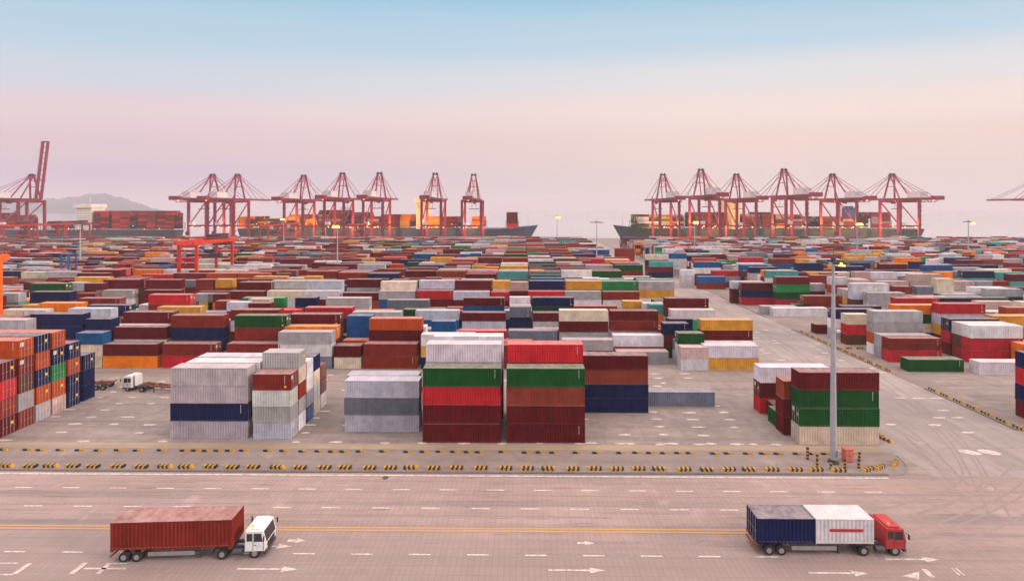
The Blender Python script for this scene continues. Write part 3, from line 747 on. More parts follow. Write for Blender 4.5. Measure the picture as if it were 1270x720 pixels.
# ------------------------------------------------------------------ kerb blocks and low barriers
def striped_block(length, depth, ht, n, name='block'):
    b=MB(); 
    for k in range(n):
        a=-length/2+length*k/n; c=-length/2+length*(k+1)/n; mi=k%2
        sl=0.16
        b.add([(a-sl*.5,-depth/2,0),(c-sl*.5,-depth/2,0),(c-sl*.5,depth/2,0),(a-sl*.5,depth/2,0),(a+sl*.3,-depth/2+.05,ht),(c+sl*.3,-depth/2+.05,ht),(c+sl*.3,depth/2-.05,ht),(a+sl*.3,depth/2-.05,ht)],
              [(4,5,6,7),(0,1,5,4),(2,3,7,6)]+([(3,0,4,7)] if k==0 else [])+([(1,2,6,5)] if k==n-1 else []), mi)
    return b.mesh(name,[M_YELLOW,M_BLACK])
ME_BLOCK=striped_block(1.85,0.60,0.36,6,'striped_kerb_block'); ME_LOW=striped_block(1.35,0.30,0.24,2,'low_barrier')
G1='striped kerb blocks along the main road'; G2='low two-tone barriers along the gantry runway'; G3='striped blocks along the avenue kerb'
rk=random.Random(9)
px=8.0
while px<1060:
    o=link('kerb_block', ME_BLOCK, None, (X_at(px,66.55),66.55+rk.uniform(-.08,.08),0.014), rk.uniform(-.05,.05)+(math.pi if rk.random()<.3 else 0))
    tag(o,'low black and yellow striped concrete block on the kerb strip beside the main road','kerb block',G1)
    px+=rk.uniform(24.5,31.0)
px=4.0
while px<1070:
    o=link('low_barrier', ME_LOW, None, (X_at(px,71.0),71.0+rk.uniform(-.08,.08),0.014), math.pi+rk.uniform(-.04,.04))
    tag(o,'short low barrier half black half yellow on the strip before the container stacks','barrier',G2)
    px+=rk.choice((14,17,18,20,24,29,30))
for (pxx,py,rz) in ((1076,583,0.35),(1091,580.5,0.5),(1110,575.5,0.75),(1099,546,1.9),(1092,541,1.9)):
    Y=Y_at(py,pxx); o=link('kerb_block', ME_BLOCK, None, (X_at(pxx,Y),Y,0.014), rz)
    tag(o,'striped block on the rounded corner where the main road meets the avenue','kerb block','striped blocks on the rounded corner')
for y0,y1 in ((79.5,97),(107.5,143)):
    y=y0
    while y<y1:
        o=link('kerb_block', ME_BLOCK, None, (82.25,y,0.014), math.pi/2+rk.uniform(-.03,.03)); tag(o,'striped yellow and black block lining the far kerb of the avenue','kerb block',G3); y+=2.75
x=84.5
while x<93:
    o=link('kerb_block', ME_BLOCK, None, (x,124.5,0.014), rk.uniform(-.05,.05)); tag(o,'striped block in the short row crossing toward the brown and red stack','kerb block','striped blocks crossing to the right stacks'); x+=2.9

# striped bollards round the mast foot
b=MB()
for k in range(5): b.tube((0,0,0.24*k),(0,0,0.24*(k+1)),0.16,n=10,mi=k%2)
ME_BOL=b.mesh('striped_bollard',[M_BLACK,M_YELLOW])
b=MB()
for k in range(7): b.tube((0,0,0.24*k),(0,0,0.24*(k+1)),0.18,n=10,mi=k%2)
ME_BOLT=b.mesh('striped_bollard',[M_BLACK,M_YELLOW])
for k,(pxx,py) in enumerate(((1001.5,569),(1013.5,580),(1030.5,581),(1048,580),(1065,580),(1013.5,574),(1066,571))):
    Y=Y_at(py,pxx); tall=(k==0)
    o=link('bollard', ME_BOLT if tall else ME_BOL, None, (X_at(pxx,Y),Y,0.014))
    tag(o,'tallest black and yellow bollard standing left of the lamp mast' if tall else 'short black and yellow bollard guarding the foot of the near lamp mast','bollard','bollards around the near lamp mast')

# control cabinet
def cabinet():
    Y=Y_at(572,1051); e=empty('control_cabinet',(X_at(1051,Y),Y,0.014),0.12); tag(e,'faded red control cabinet beside the foot of the near lamp mast','cabinet')
    b=MB(); b.box(-.62,-.35,0.10,.62,.35,1.85); b.build('housing',M_CABINET,e,bevel=0.02)
    b=MB(); b.box(-.68,-.41,1.85,.68,.41,1.93); b.build('roof',M_CABINET,e)
    b=MB(); b.box(-.66,-.39,0,.66,.39,.10); b.build('plinth',M_KERB,e)
    for sx in (-1,1):
        d=MB(); x0,x1=sorted((sx*.02,sx*.58)); d.box(x0,-.375,.16,x1,-.352,1.78); dd=d.build('door',M_CABINET,e)
        h=MB(); h.box(sx*.08-.02,-.40,.9,sx*.08+.02,-.376,1.1); h.build('handle',M_DKSTEEL,dd)
cabinet()
# manhole cover
b=MB(); b.tube((0,0,0),(0,0,.012),.42,n=20); b.tube((0,0,.012),(0,0,.018),.33,n=20)
o=b.build('manhole_cover',M_DKSTEEL,None,(X_at(478,Y_at(592,478)),Y_at(592,478),0.008)); tag(o,'round dark manhole cover in the near road just below the white edge line','manhole cover')

# ------------------------------------------------------------------ lamp masts
def lamp_mast(label, x, y, ht=29.1, lit=(), near=False, group=None, wide=1.0):
    e=empty('lamp_mast',(x,y,0.014)); tag(e,label,'lamp mast',group)
    b=MB(); n=12 if near else 8
    b.tube((0,0,0.0),(0,0,ht*0.5),0.46,0.33,n=n); b.tube((0,0,ht*0.5),(0,0,ht),0.33,0.17,n=n); b.build('pole',M_POLE,e)
    b=MB(); b.tube((0,0,0),(0,0,.10),.75,n=12); b.tube((0,0,.10),(0,0,.5),.55,.47,n=12); b.build('base_flange',M_DKSTEEL,e)
    if near:
        b=MB(); b.box(.28,-.55,1.0,.62,-.15,1.9); b.build('junction_box',M_POLE,e)
        b=MB(); b.box(.1,-.75,ht*0.645,.55,-.35,ht*0.645+.32); b.bar((0,0,ht*.645),(.3,-.5,ht*.645+.1),.1); b.build('camera_housing',M_HOUSE,e)
    b=MB(); rr_=1.5*wide
    pts=[(rr_*math.cos(t*math.pi/6),rr_*math.sin(t*math.pi/6),ht-.3) for t in range(12)]
    for p,q in zip(pts,pts[1:]+pts[:1]): b.bar(p,q,.12)
    for p in pts[::3]: b.bar((0,0,ht-.3),p,.10)
    b.tube((0,0,ht-.5),(0,0,ht+.25),.32,n=8); b.build('head_frame',M_DKSTEEL,e)
    for k in range(8):
        a=k*math.pi/4+math.pi/8; cx,cy=(rr_+.35)*math.cos(a),(rr_+.35)*math.sin(a)
        b=MB(); b.box(-.28,-.38,-.14,.28,.38,.16); f=b.build('floodlight',M_DKSTEEL,e,(cx,cy,ht-.45),a)
        b=MB(); b.box(-.24,-.32,-.19,.24,.32,-.142)
        g=b.build('lens',M_LAMP if k in lit else M_LENS,f)
        if k in lit:
            q=MB(); r9=.50 if near else 1.15; q.tube((0,0,-.19-r9),(0,0,-.19),r9*.9,r9*.5,n=12); q.build('halo_bulb',M_LAMP,f)  # built oversize so the glowing shape stands for the lamp's halo
    b=MB(); b.tube((0,0,ht+.25),(0,0,ht+2.2),.035,n=6); b.build('lightning_rod',M_DKSTEEL,e)
    return e
GM='high lamp masts across the yard'
Y=Y_at(573,1033.5); lamp_mast('tall tapered grey lamp mast standing beside the near kerb before the green stack', X_at(1033.5,Y), Y, 29.2, (0,), True, GM)
for pxx,Y,lit,lab in ((740,261,(),'dark slim lamp mast with wide head near the avenue between the two ships'),(691,437,(5,6,7),'lit lamp mast far off left of the avenue near the bow'),
                  (99.5,232,(),'pale lamp mast at far left below the hill'),(418.5,222,(5,6),'lit lamp mast among the left cranes'),(352,364,(5,6),'small lit lamp mast before the blue hull left of centre'),
                  (861.5,290,(5,6),'lit lamp mast before the right hand ship near its bow'),(1063,258,(5,6,),'lit lamp mast right of the near mast top'),(1201,276,(6,),'lamp mast with lit head near the right edge against open sky')):
    lamp_mast(lab, X_at(pxx,Y), Y, 29.1, lit, False, GM, 2.0 if pxx==740 else 1.2)

# ------------------------------------------------------------------ vehicles
def wheel(parent, x, y, r=0.52, w=0.34):
    b=MB(); b.tube((x,y-w/2,r),(x,y+w/2,r),r,n=18); t=b.build('wheel',M_RUBBER,parent)
    b=MB(); b.tube((x,y-w/2-.02,r),(x,y+w/2+.02,r),r*.55,n=14); b.build('rim',M_ROD,t)
def tractor(label, loc, rz, cabmat, trailer=True, group=None, half=False):
    """a terminal tractor (cab over the left side of its front axle) and skeletal trailer heading +X; origin under the trailer's middle"""
    e=empty('terminal_tractor', loc, rz); tag(e,label,'truck',group)
    # cab
    x0=7.3
    b=MB()
    pr=[(x0,0.75),(x0+2.05,0.75),(x0+2.15,1.55),(x0+1.85,2.85),(x0+.05,2.90)]
    vs=[(x,-1.2,z) for x,z in pr]+[(x,1.2,z) for x,z in pr]; n=5
    b.add(vs,[tuple(range(n)),tuple(range(2*n-1,n-1,-1))]+[(i,i+n,(i+1)%n+n,(i+1)%n) for i in range(n)])
    cab=b.build('cab',cabmat,e,bevel=0.05)
    for sy in (-1,1):
        b=MB(); y0,y1=sorted((sy*1.195,sy*1.212))
        b.add([(x0+.95,y0,1.75),(x0+1.85,y0,1.75),(x0+1.68,y0,2.6),(x0+.95,y0,2.6),(x0+.95,y1,1.75),(x0+1.85,y1,1.75),(x0+1.68,y1,2.6),(x0+.95,y1,2.6)],[(0,1,2,3),(4,7,6,5),(0,4,5,1),(1,5,6,2),(2,6,7,3),(3,7,4,0)])
        b.box(x0+.2,y0,1.8,x0+.78,y1,2.6)
        b.build('side_window',M_GLASS,cab)
        b=MB(); b.bar((x0+2.0,sy*1.25,2.5),(x0+2.15,sy*1.55,2.5),.05); b.box(x0+2.08,sy*1.55-.09,2.0,x0+2.16,sy*1.55+.09,2.5); b.build('mirror',M_BLACK,cab)
        b=MB(); b.box(x0+2.02,sy*.9-.16,.86,x0+2.14,sy*.9+.16,1.06); b.build('headlight',M_LENS,cab)
    b=MB(); b.add([(x0+2.165,-1.0,1.62),(x0+2.165,1.0,1.62),(x0+1.915,1.0,2.7),(x0+1.915,-1.0,2.7),(x0+2.14,-1.0,1.62),(x0+2.14,1.0,1.62),(x0+1.89,1.0,2.7),(x0+1.89,-1.0,2.7)],[(0,1,2,3),(7,6,5,4),(0,4,5,1),(1,5,6,2),(2,6,7,3),(3,7,4,0)])
    b.build('windscreen',M_GLASS,cab)
    b=MB(); b.box(x0+.3,-1.05,2.9,x0+1.5,1.05,3.02); b.build('roof_pod',cabmat,cab)
    b=MB(); b.box(x0+2.10,-.75,.95,x0+2.175,.75,1.45); b.build('grille',M_BLACK,cab)
    for sy in (-1,1):
        y0,y1=sorted((sy*1.2,sy*1.215)); b=MB(); b.box(x0+.84,y0,.85,x0+.88,y1,2.65); b.box(x0+1.9,y0,.85,x0+1.94,y1,1.7); b.box(x0+.95,y0-.0,1.35,x0+1.2,y1,1.42); b.build('door_seam',M_BLACK,cab)
        b=MB(); y0,y1=sorted((sy*.82,sy*1.2)); b.box(4.2,y0,1.10,5.8,y1,1.16); b.bar((4.2,sy*1.0,1.13),(4.0,sy*1.0,.6),.38,.04); b.build('mudguard',M_BLACK,e)
        b=MB(); b.box(-2.5,sy*1.12-.03,.55,2.2,sy*1.12+.03,.95) if trailer else b.box(6.2,sy*1.1-.03,.4,7.0,sy*1.1+.03,.5); b.build('side_guard',M_ROD,e)
    b=MB(); b.tube((x0+.6,-.7,3.02),(x0+.6,-.7,3.18),.11,n=10); b.build('beacon',M_MARKY,cab)
    # chassis
    b=MB(); b.box(4.2,-.55,.62,9.2,-.35,.9); b.box(4.2,.35,.62,9.2,.55,.9); b.box(9.2,-1.15,.42,9.45,1.15,.78); b.box(4.4,-.6,.9,5.8,.6,1.08); b.build('chassis',M_DKSTEEL,e)
    b=MB(); b.tube((6.2,-1.15,.75),(7.1,-1.15,.75),.3,n=12); b.build('fuel_tank',M_DKSTEEL,e)
    b=MB(); b.tube((x0-.25,.85,.9),(x0-.25,.85,3.1),.09,n=8); b.build('exhaust',M_DKSTEEL,e)
    for x in (8.3,):
        for y in (-1.0,1.0): wheel(e,x,y)
    for x in (5.0,):
        for y in (-.95,.95): wheel(e,x,y,.52,.55)
    # trailer
    if trailer:
        b=MB()
        for sy in (-1,1): b.box(-6.2,sy*.5-.09,.98,5.9,sy*.5+.09,1.28)
        for x in (-6.1,-3.0,0,3.0,5.8): b.box(x-.12,-1.2,1.08,x+.12,1.2,1.28)
        b.box(-6.25,-1.2,.55,-6.15,1.2,.75); b.build('trailer_frame',M_RUSTY,e)
        for x in (-4.9,-3.6):
            for y in (-.95,.95): wheel(e,x,y,.50,.5)
        for sy in (-1,1):
            y0,y1=sorted((sy*.75,sy*.9)); b=MB(); b.box(2.5,y0,.05,2.65,y1,1.0); b.build('landing_leg',M_DKSTEEL,e)
        for sy in (-1,1):
            b=MB(); b.box(-6.27,sy*.9-.15,.56,-6.255,sy*.9+.15,.72); b.build('tail_light',M_CABR,e)
    return e
def loaded(c, label, loc, rz, ft, off, h=2.6, doors='-', code=False):
    body,door,rods,mark,stick,ds,dm=container_meshes(ft,h)
    p=Vector(loc)+Matrix.Rotation(rz,3,'Z')@Vector((off,0,1.285))
    e=empty('shipping_container',p,rz+(math.pi if doors=='-' else 0)); tag(e,label,'container','containers carried on moving trucks')
    col=(*PAL[c],1)
    o=link('body',body,e); o.color=col
    dd=[]
    for q in door: d=link('door',q,e); d.color=col; dd.append(d)
    for k,q in rods: link('lock_rod',q,dd[k])
    return e
GT='trucks driving on the main road'
Yt=48.9; xm=X_at(213,Yt)
tractor('white-cab terminal truck on the near left road hauling the dark red container',(xm,Yt+1.2,0.006),R(3.0),M_CABW,group=GT)
loaded('b','long dark red container riding the white-cab truck at lower left',(xm,Yt+1.2,0.006),R(3.0),40,-0.1,2.85)
Yt=50.3; xm=X_at(1012,Yt)
tractor('red-cab terminal truck on the near right road hauling a blue and a white container',(xm,Yt+1.2,0.006),0.0,M_CABR,group=GT)
loaded('n','short navy container at the rear of the red-cab truck at lower right',(xm,Yt+1.2,0.006),0.0,20,-3.1,2.6)
e=loaded('w','short white container with a red side band, behind the red cab',(xm,Yt+1.2,0.006),0.0,20,3.02,2.6,doors='+')
b=MB(); b.box(-1.6,-CW/2-.006,1.25,1.9,-CW/2+.02,1.55); b.build('red_band',M_CABR,e)
# parked tractor and bare chassis in the left yard lane
Y=Y_at(488,182)
tractor('white yard tractor parked with an empty rusty trailer beside the grey stack',(X_at(204,Y),Y+1.2,0.0),math.pi-R(8),M_HOUSE)
def bare_trailer():
    Y=Y_at(484,118); e=empty('empty_trailer',(X_at(96,Y),Y+1,0.0),R(4)); tag(e,'empty rusty trailer end sticking out from behind the navy door column','trailer')
    b=MB()
    for sy in (-1,1): b.box(-6.2,sy*.5-.09,.98,5.9,sy*.5+.09,1.28)
    for x in (-6.1,-3.0,0,3.0,5.8): b.box(x-.12,-1.2,1.08,x+.12,1.2,1.28)
    b.build('frame',M_RUSTY,e)
    for x in (4.9,3.6,-4.5):
        for y in (-.95,.95): wheel(e,x,y,.50,.5)
bare_trailer()
Y=Y_at(345,805)
tractor('small far-off truck with a brown trailer crossing the avenue',(X_at(805,Y),Y,0.01),R(70),M_RUSTY)

# ------------------------------------------------------------------ gantry cranes in the yard
def rtg(label, x, y0, span=23.5, base=7.2, ht=22.5, m=M_RTG, group=None, detail=True):
    """rubber tyred gantry: wheelbase along X, span along Y; origin under its near left leg"""
    e=empty('gantry_crane',(x,y0,0.0)); tag(e,label,'gantry crane',group)
    for yy in (0,span):
        for xx in (0,base):
            b=MB(); b.bar((xx,yy,1.6),(xx,yy,ht-1.2),1.0,0.85); b.build('leg',m,e)
        b=MB(); b.box(-1.6,yy-.5,1.1,base+1.6,yy+.5,2.0); b.build('sill_beam',m,e)
        b=MB(); b.box(0,yy-.4,ht-2.2,base,yy+.4,ht-1.2); b.build('portal_beam',m,e)
        for xx in (-1.0,.4,base-.4,base+1.0):
            w=MB(); w.tube((xx,yy-.32,.8),(xx,yy+.32,.8),.8,n=14); w.build('wheel',M_RUBBER,e)
    for xx in (0,base):
        b=MB(); b.box(xx-.55,-2.2,ht-1.2,xx+.55,span+2.2,ht+.3); b.build('girder',m,e)
    b=MB(); b.box(-.6,9,ht+.3,base+.6,14,ht+.7); b.box(.5,9.6,ht+.7,base-.5,13.2,ht+2.2); t=b.build('trolley',M_CRANE_DK,e); t.location.y=6
    b=MB(); b.box(1.0,8.0,ht-4.2,3.0,10.2,ht-1.6); b.build('cab',M_HOUSE,t)
    b=MB()
    for xx in (2.2,5.0):
        for yy in (10.6,12.4): b.tube((xx,yy,ht-7.5),(xx,yy,ht+.5),.06,n=5)
    b.box(-2.0,10.4,ht-8.0,9.2,12.6,ht-7.4); b.box(1.0,10.6,ht-7.4,6.2,12.4,ht-6.2); b.build('spreader',M_CRANE_DK,t)
    b=MB(); b.box(-2.2,-1.2,ht+.3,-.6,24.6,ht+.36); b.box(1,20,ht+.3,6,23,ht+2.4); b.build('walkway',M_CRANE_DK,e)
    b=MB(); b.box(1.2,-.55,2.0,base-1.2,.95,4.6); b.build('engine_box',m,e)
    if detail:
        b=MB(); k=0; z=2.0
        while z<ht-2:
            a=(.8,-.75,z) if k%2==0 else (3.4,-.75,z); c=(3.4,-.75,z+2.4) if k%2==0 else (.8,-.75,z+2.4); b.bar(a,c,.5,.12); z+=2.4; k+=1
        b.build('stair',m,e)
        b=MB()
        for xx in (0,base):
            for s in (-.62,.62):
                b.bar((xx+s,-2.2,ht+1.2),(xx+s,span+2.2,ht+1.2),.06)
                for q in range(0,28,3): b.bar((xx+s,-2.2+q,ht+.3),(xx+s,-2.2+q,ht+1.2),.06)
        b.build('railing',m,e)
    return e
rtg('orange-red rubber tyred gantry crane straddling the stacks left of centre', X_at(222,191), 191, 23.5, 7.2, 22.8)
rtg('bright orange gantry crane cut off by the left edge of the picture', -154.5, 109.0, 23.5, 7.3, 23.0, M_RTGO)
GR='distant red gantry cranes under the quay cranes'
for pxx,Y,lab in ((36,405,'distant red gantry under the crane with the raised boom'),(72,425,'second distant red gantry right of the raised boom crane'),(-6,385,'distant red gantry at the very left edge'),
                  (322,395,'distant red gantry left of the small lit mast'),(345,430,'distant red gantry below the third pair of quay cranes'),(432,415,'distant red gantry below the centre left quay crane')):
    rtg(lab, X_at(pxx,Y), Y, 23.5, 7.2, 22.5, M_RTG_HAZED, GR, False)

# blue reefer rack
def reefer_rack():
    Y=196; e=empty('reefer_rack',(X_at(76,Y),Y,0)); tag(e,'tall blue steel reefer rack tower among the stacks at far left','rack')
    b=MB()
    for x in (0,3.0):
        for y in (0,3.5): b.bar((x,y,0),(x,y,17.5),.45)
    b.build('frame',M_BLUEFRAME,e)
    for k in range(6):
        b=MB(); b.box(-.2,-.2,2.9*(k+1)-.12,3.2,3.7,2.9*(k+1)+.05); d=b.build('platform',M_BLUEFRAME,e)
        b=MB()
        for z in (.55,1.1): b.bar((-.1,-.1,2.9*(k+1)+z),(3.1,-.1,2.9*(k+1)+z),.07)
        b.bar((0,-.1,2.9*k+.1),(3.0,-.1,2.9*(k+1)-.2),.25); b.build('railing',M_BLUEFRAME,d)
reefer_rack()

# ------------------------------------------------------------------ quay cranes
def quay_crane(raised=False):
    """ship-to-shore crane, origin on the quay under the middle of its landside legs; boom runs +Y over the water"""
    e=empty('quay_crane'); G=30.0; hw=10.8; zg=46.0
    for y in (0,G):
        for sx in (-1,1):
            b=MB(); b.bar((sx*hw,y,2.0),(sx*hw,y,zg),2.5,2.0); b.build('leg',M_CRANE,e)
        b=MB(); b.box(-hw-3,y-.8,1.2,hw+3,y+.8,2.8); 
        for k in range(6):
            xx=-hw-2+k*(2*hw+4)/5; b.box(xx-1,y-.5,.05,xx+1,y+.5,1.2)
        b.build('sill_beam',M_CRANE,e)
        b=MB(); b.box(-hw,y-.8,zg-2.8,hw,y+.8,zg-.8); b.build('upper_beam',M_CRANE,e)
    b=MB(); b.box(-hw,-.7,15.2,hw,.7,17.2); b.build('portal_beam',M_CRANE,e)
    for sx in (-1,1):
        b=MB(); b.box(sx*hw-.65,.9,15.4,sx*hw+.65,G-.9,16.9); b.build('side_beam',M_CRANE,e)
        b=MB(); b.bar((sx*hw,0.5,17),(sx*hw,G-.5,zg-2),1.0); b.build('brace',M_CRANE,e)
        b=MB(); b.bar((sx*hw,0.5,zg-1),(sx*hw,G-.5,zg-1),1.1); b.build('tie_beam',M_CRANE,e)
    # girder
    b=MB()
    for sx in (-1,1): b.box(sx*3.2-.7,-38,zg-.6,sx*3.2+.7,G+3,zg+2.0)
    for y in range(-32,36,8): b.box(-3.2,y-.3,zg+.3,3.2,y+.3,zg+1.2)
    b.box(-5.2,-38.5,zg-.9,5.2,-33,zg+3.4)
    g=b.build('girder',M_CRANE,e)
    b=MB()
    for sx in (-1,1):
        b.bar((sx*5.0,-33,zg+1.2),(sx*5.0,G+2,zg+1.2),.09); 
        for y in range(-33,34,4): b.bar((sx*5.0,y,zg+.1),(sx*5.0,y,zg+1.2),.08)
        x0,x1=sorted((sx*3.8,sx*5.1)); b.box(x0,-33,zg,x1,G+2,zg+.14)
    b.build('walkway',M_CRANE_DK,g)
    # boom
    b=MB(); ln=72.0 if raised else 62.0; hinge=Vector((0,G+3.2,zg+1.0)); ang=R(83) if raised else 0.0
    def T(p): 
        y,z=p[1],p[2]; return (hinge.x+p[0], hinge.y+y*math.cos(ang)-z*math.sin(ang), hinge.z+y*math.sin(ang)+z*math.cos(ang))
    for sx in (-1,1): b.bar(T((sx*3.2,0,0)),T((sx*3.2,ln,0)),1.8 if raised else 1.2,2.4 if raised else 2.0)
    for y in range(2,int(ln),7): b.bar(T((-3.2,y,0)),T((3.2,y,0)),.6)
    b.bar(T((-3.8,ln,0)),T((3.8,ln,0)),1.4)
    bo=b.build('boom',M_CRANE,e)
    b=MB()
    for sx in (-1,1): b.bar(T((sx*4.6,0,1.6)),T((sx*4.6,ln,1.6)),.12)
    for y in range(0,int(ln),5):
        for sx in (-1,1): b.bar(T((sx*4.6,y,-.6)),T((sx*4.6,y,1.6)),.10)
    b.build('railing',M_CRANE_DK,bo)
    # A-frame
    ya=G-4.5; za=75.5
    for sx in (-1,1):
        b=MB(); b.bar((sx*6.5,G,zg),(sx*2.4,ya,za),1.35); b.build('mast_leg',M_CRANE,e)
        b=MB(); b.bar((sx*6.5,6,zg+1),(sx*2.4,ya,za),1.05); b.build('back_leg',M_CRANE,e)
        b=MB(); b.bar((sx*2.4,ya,za),(sx*3.2,-30,zg+2),.38); b.bar((sx*2.4,ya,za),(sx*3.2,-12,zg+2),.38); b.build('backstay',M_CRANE,e)
        b=MB()
        if raised:
            mid=T((sx*3.2,ln*.42,1)); k=Vector((sx*2.8,ya+14,za-6)); b.bar((sx*2.4,ya,za),k,.3); b.bar(k,mid,.3)
        else:
            b.bar((sx*2.4,ya,za),T((sx*3.2,ln*.45,1)),.36); b.bar((sx*2.4,ya,za),T((sx*3.2,ln*.92,1)),.36)
        b.build('forestay',M_CRANE,e)
    b=MB(); b.bar((-4.4,ya+1.5,zg+16),(4.4,ya+1.5,zg+16),.7); b.build('mast_tie',M_CRANE,e)
    b=MB(); b.bar((-3.4,ya+.6,zg+23),(3.4,ya+.6,zg+23),.6); b.build('mast_tie',M_CRANE,e)
    b=MB(); b.box(-3.4,ya-1.6,za-.6,3.4,ya+1.6,za+.8); b.box(-2.6,ya-1,za+.8,-1.0,ya+1,za+2.2); b.box(1.0,ya-1,za+.8,2.6,ya+1,za+2.2); b.build('mast_head',M_CRANE_DK,e)
    # machinery house, trolley and cab
    b=MB(); b.box(-4.4,-19,zg+2.05,4.4,-2,zg+8.2); b.box(-4.7,-19.3,zg+8.2,4.7,-1.7,zg+8.5); h=b.build('machinery_house',M_HOUSE,e)
    ty = -6 if raised else 10
    b=MB(); b.box(-3.6,ty-4,zg-1.2,3.6,ty+4,zg-.05); b.box(-1.6,ty+4.2,zg-4.4,1.6,ty+7.4,zg-1.4); b.build('trolley',M_CRANE_DK,e)
    b=MB(); b.box(-6.1,ty-1.2,zg-11,6.1,ty+1.2,zg-10.2)
    for sx in (-1,1):
        for q in (-.9,.9): b.tube((sx*2.4,ty+q,zg-10.2),(sx*2.4,ty+q,zg-1),.09,n=5)
    b.build('spreader',M_CRANE_DK,e)
    b=MB(); b.tube((-hw-2.4,0,8),(-hw-1.2,0,8),2.4,n=14); b.box(-hw-2.2,-1,2.8,-hw-1.3,1,7); b.build('cable_reel',M_CRANE_DK,e)
    b=MB(); b.box(-hw+1.2,-1.6,17.25,-hw+6,1.6,20.4); b.build('control_room',M_HOUSE,e)
    b=MB()
    for sx in (-1,1):
        for y in range(-34,30,8): b.bar((sx*3.2,y,zg-.5),(sx*3.2,y+4,zg-3.0),.35); b.bar((sx*3.2,y+4,zg-3.0),(sx*3.2,y+8,zg-.5),.35)
        b.bar((sx*3.2,-30,zg-3.0),(sx*3.2,G,zg-3.0),.45)
    b.build('truss',M_CRANE,g)
    b=MB()
    for k in range(14): b.bar((4.4,-30+k*4.4,zg-.3),(4.4,-27.8+k*4.4,zg-2.3),.16); b.bar((4.4,-27.8+k*4.4,zg-2.3),(4.4,-25.6+k*4.4,zg-.3),.16)
    b.build('festoon',M_CRANE_DK,g)
    for sx in (-1,1):
        b=MB(); b.box(sx*hw-1.9,-1.8,27,sx*hw+1.9,1.8,27.25); b.box(sx*hw-1.9,-1.8,37,sx*hw+1.9,1.8,37.25)
        for z in (27,37):
            for q in (-1.8,1.8): b.bar((sx*hw-1.9,q,z+1.2),(sx*hw+1.9,q,z+1.2),.10)
        b.build('platform',M_CRANE_DK,e)
    # stair tower on a landside leg
    b=MB(); z=2.5; k=0
    while z<zg-3:
        s=1 if k%2==0 else -1
        b.bar((hw+1.2,-1.6*s,z),(hw+1.2,1.6*s,z+2.6),.7,.15); b.box(hw+.7,1.6*s-.5,z+2.5,hw+1.9,1.6*s+.5,z+2.65); z+=2.6; k+=1
    b.build('stair',M_CRANE_DK,e)
    return e
def crane_lamps(e, spots, m=M_LAMPS, r=.55):
    for p in spots:
        b=MB(); b.tube((p[0],p[1]-.3,p[2]),(p[0],p[1]+.3,p[2]-.1),r,n=8); b.build('work_lamp',m,e)
proto=quay_crane()
crane_lamps(proto,[(-6,-1.2,15.1),(6,-1.2,15.1),(0,-31,44.9),(-3.6,16,44.9)],M_LAMPS,.62)
GC='red quay cranes along the waterfront'
cranes=[(264,1.0,'leftmost of the red quay cranes with lowered boom, its girder tail reaching farthest left'),(295,1.0,'red quay crane close beside the leftmost lowered one, boom reaching right'),
        (377,.985,'red quay crane on its own right of the overlapping left pair'),(425,1.02,'red quay crane just behind the orange lamp glow left of centre'),
        (471,1.025,'red quay crane in front of the blue hull, right of the orange glow'),(540,1.015,'narrow red quay crane beside the lit cream deckhouse'),(587.5,1.0,'narrow frontal red quay crane nearest the bow of the left ship'),
        (822,1.0,'red quay crane over the bow of the right ship'),(869,1.075,'tall red quay crane second from the right ship bow'),(913,1.0,'red quay crane before the lit deckhouse of the right ship'),
        (972,1.075,'tallest looking red quay crane at the middle of the right ship'),(1032,1.0,'red quay crane before the blue funnel of the right ship'),(1106,1.0,'rightmost whole red quay crane with its long tail against the sky')]
for k,(pxx,sc,lab) in enumerate(cranes):
    o=proto if k==0 else copy_tree(proto)
    o.location=(X_at(pxx,566),540,0); o.scale=(sc,1.0,sc); tag(o,lab,'quay crane',GC)
    ty=(0,-9,14,26,5,-14,20,38,-6,12,30,-12,8)[k]; dz=(0,4,-12,2,-18,5,-3,-20,3,-8,4,-14,1)[k]
    for ch in o.children:
        n_=ch.name.split('.')[0]
        if n_=='trolley': ch.location.y=ty
        if n_=='spreader': ch.location.y=ty
o=copy_tree(proto); o.location=(618,540,0); tag(o,'red quay crane off the right edge, only its boom tip showing','quay crane',GC)
o=copy_tree(proto); o.location=(652,540,0); tag(o,'second red quay crane off the right edge, lower boom tip showing','quay crane',GC)
o=quay_crane(True); o.location=(-589,540,0); tag(o,'red quay crane at far left with its boom raised upright','quay crane',GC)

# the lit floodlamps on the quay throw a warm pool over crane legs and hulls
for k,pxx in enumerate((268,352,378,425,472,532,588,825,862,905,972,1032,1068,1104)):
    ld=bpy.data.lights.new('quay_lamp_light','POINT'); ld.energy=45000; ld.color=(1.0,0.50,0.16); ld.shadow_soft_size=1.0
    lo=bpy.data.objects.new('quay_lamp_light',ld); COL.objects.link(lo); lo.location=(X_at(pxx,560),556,14+(k%3)*3)
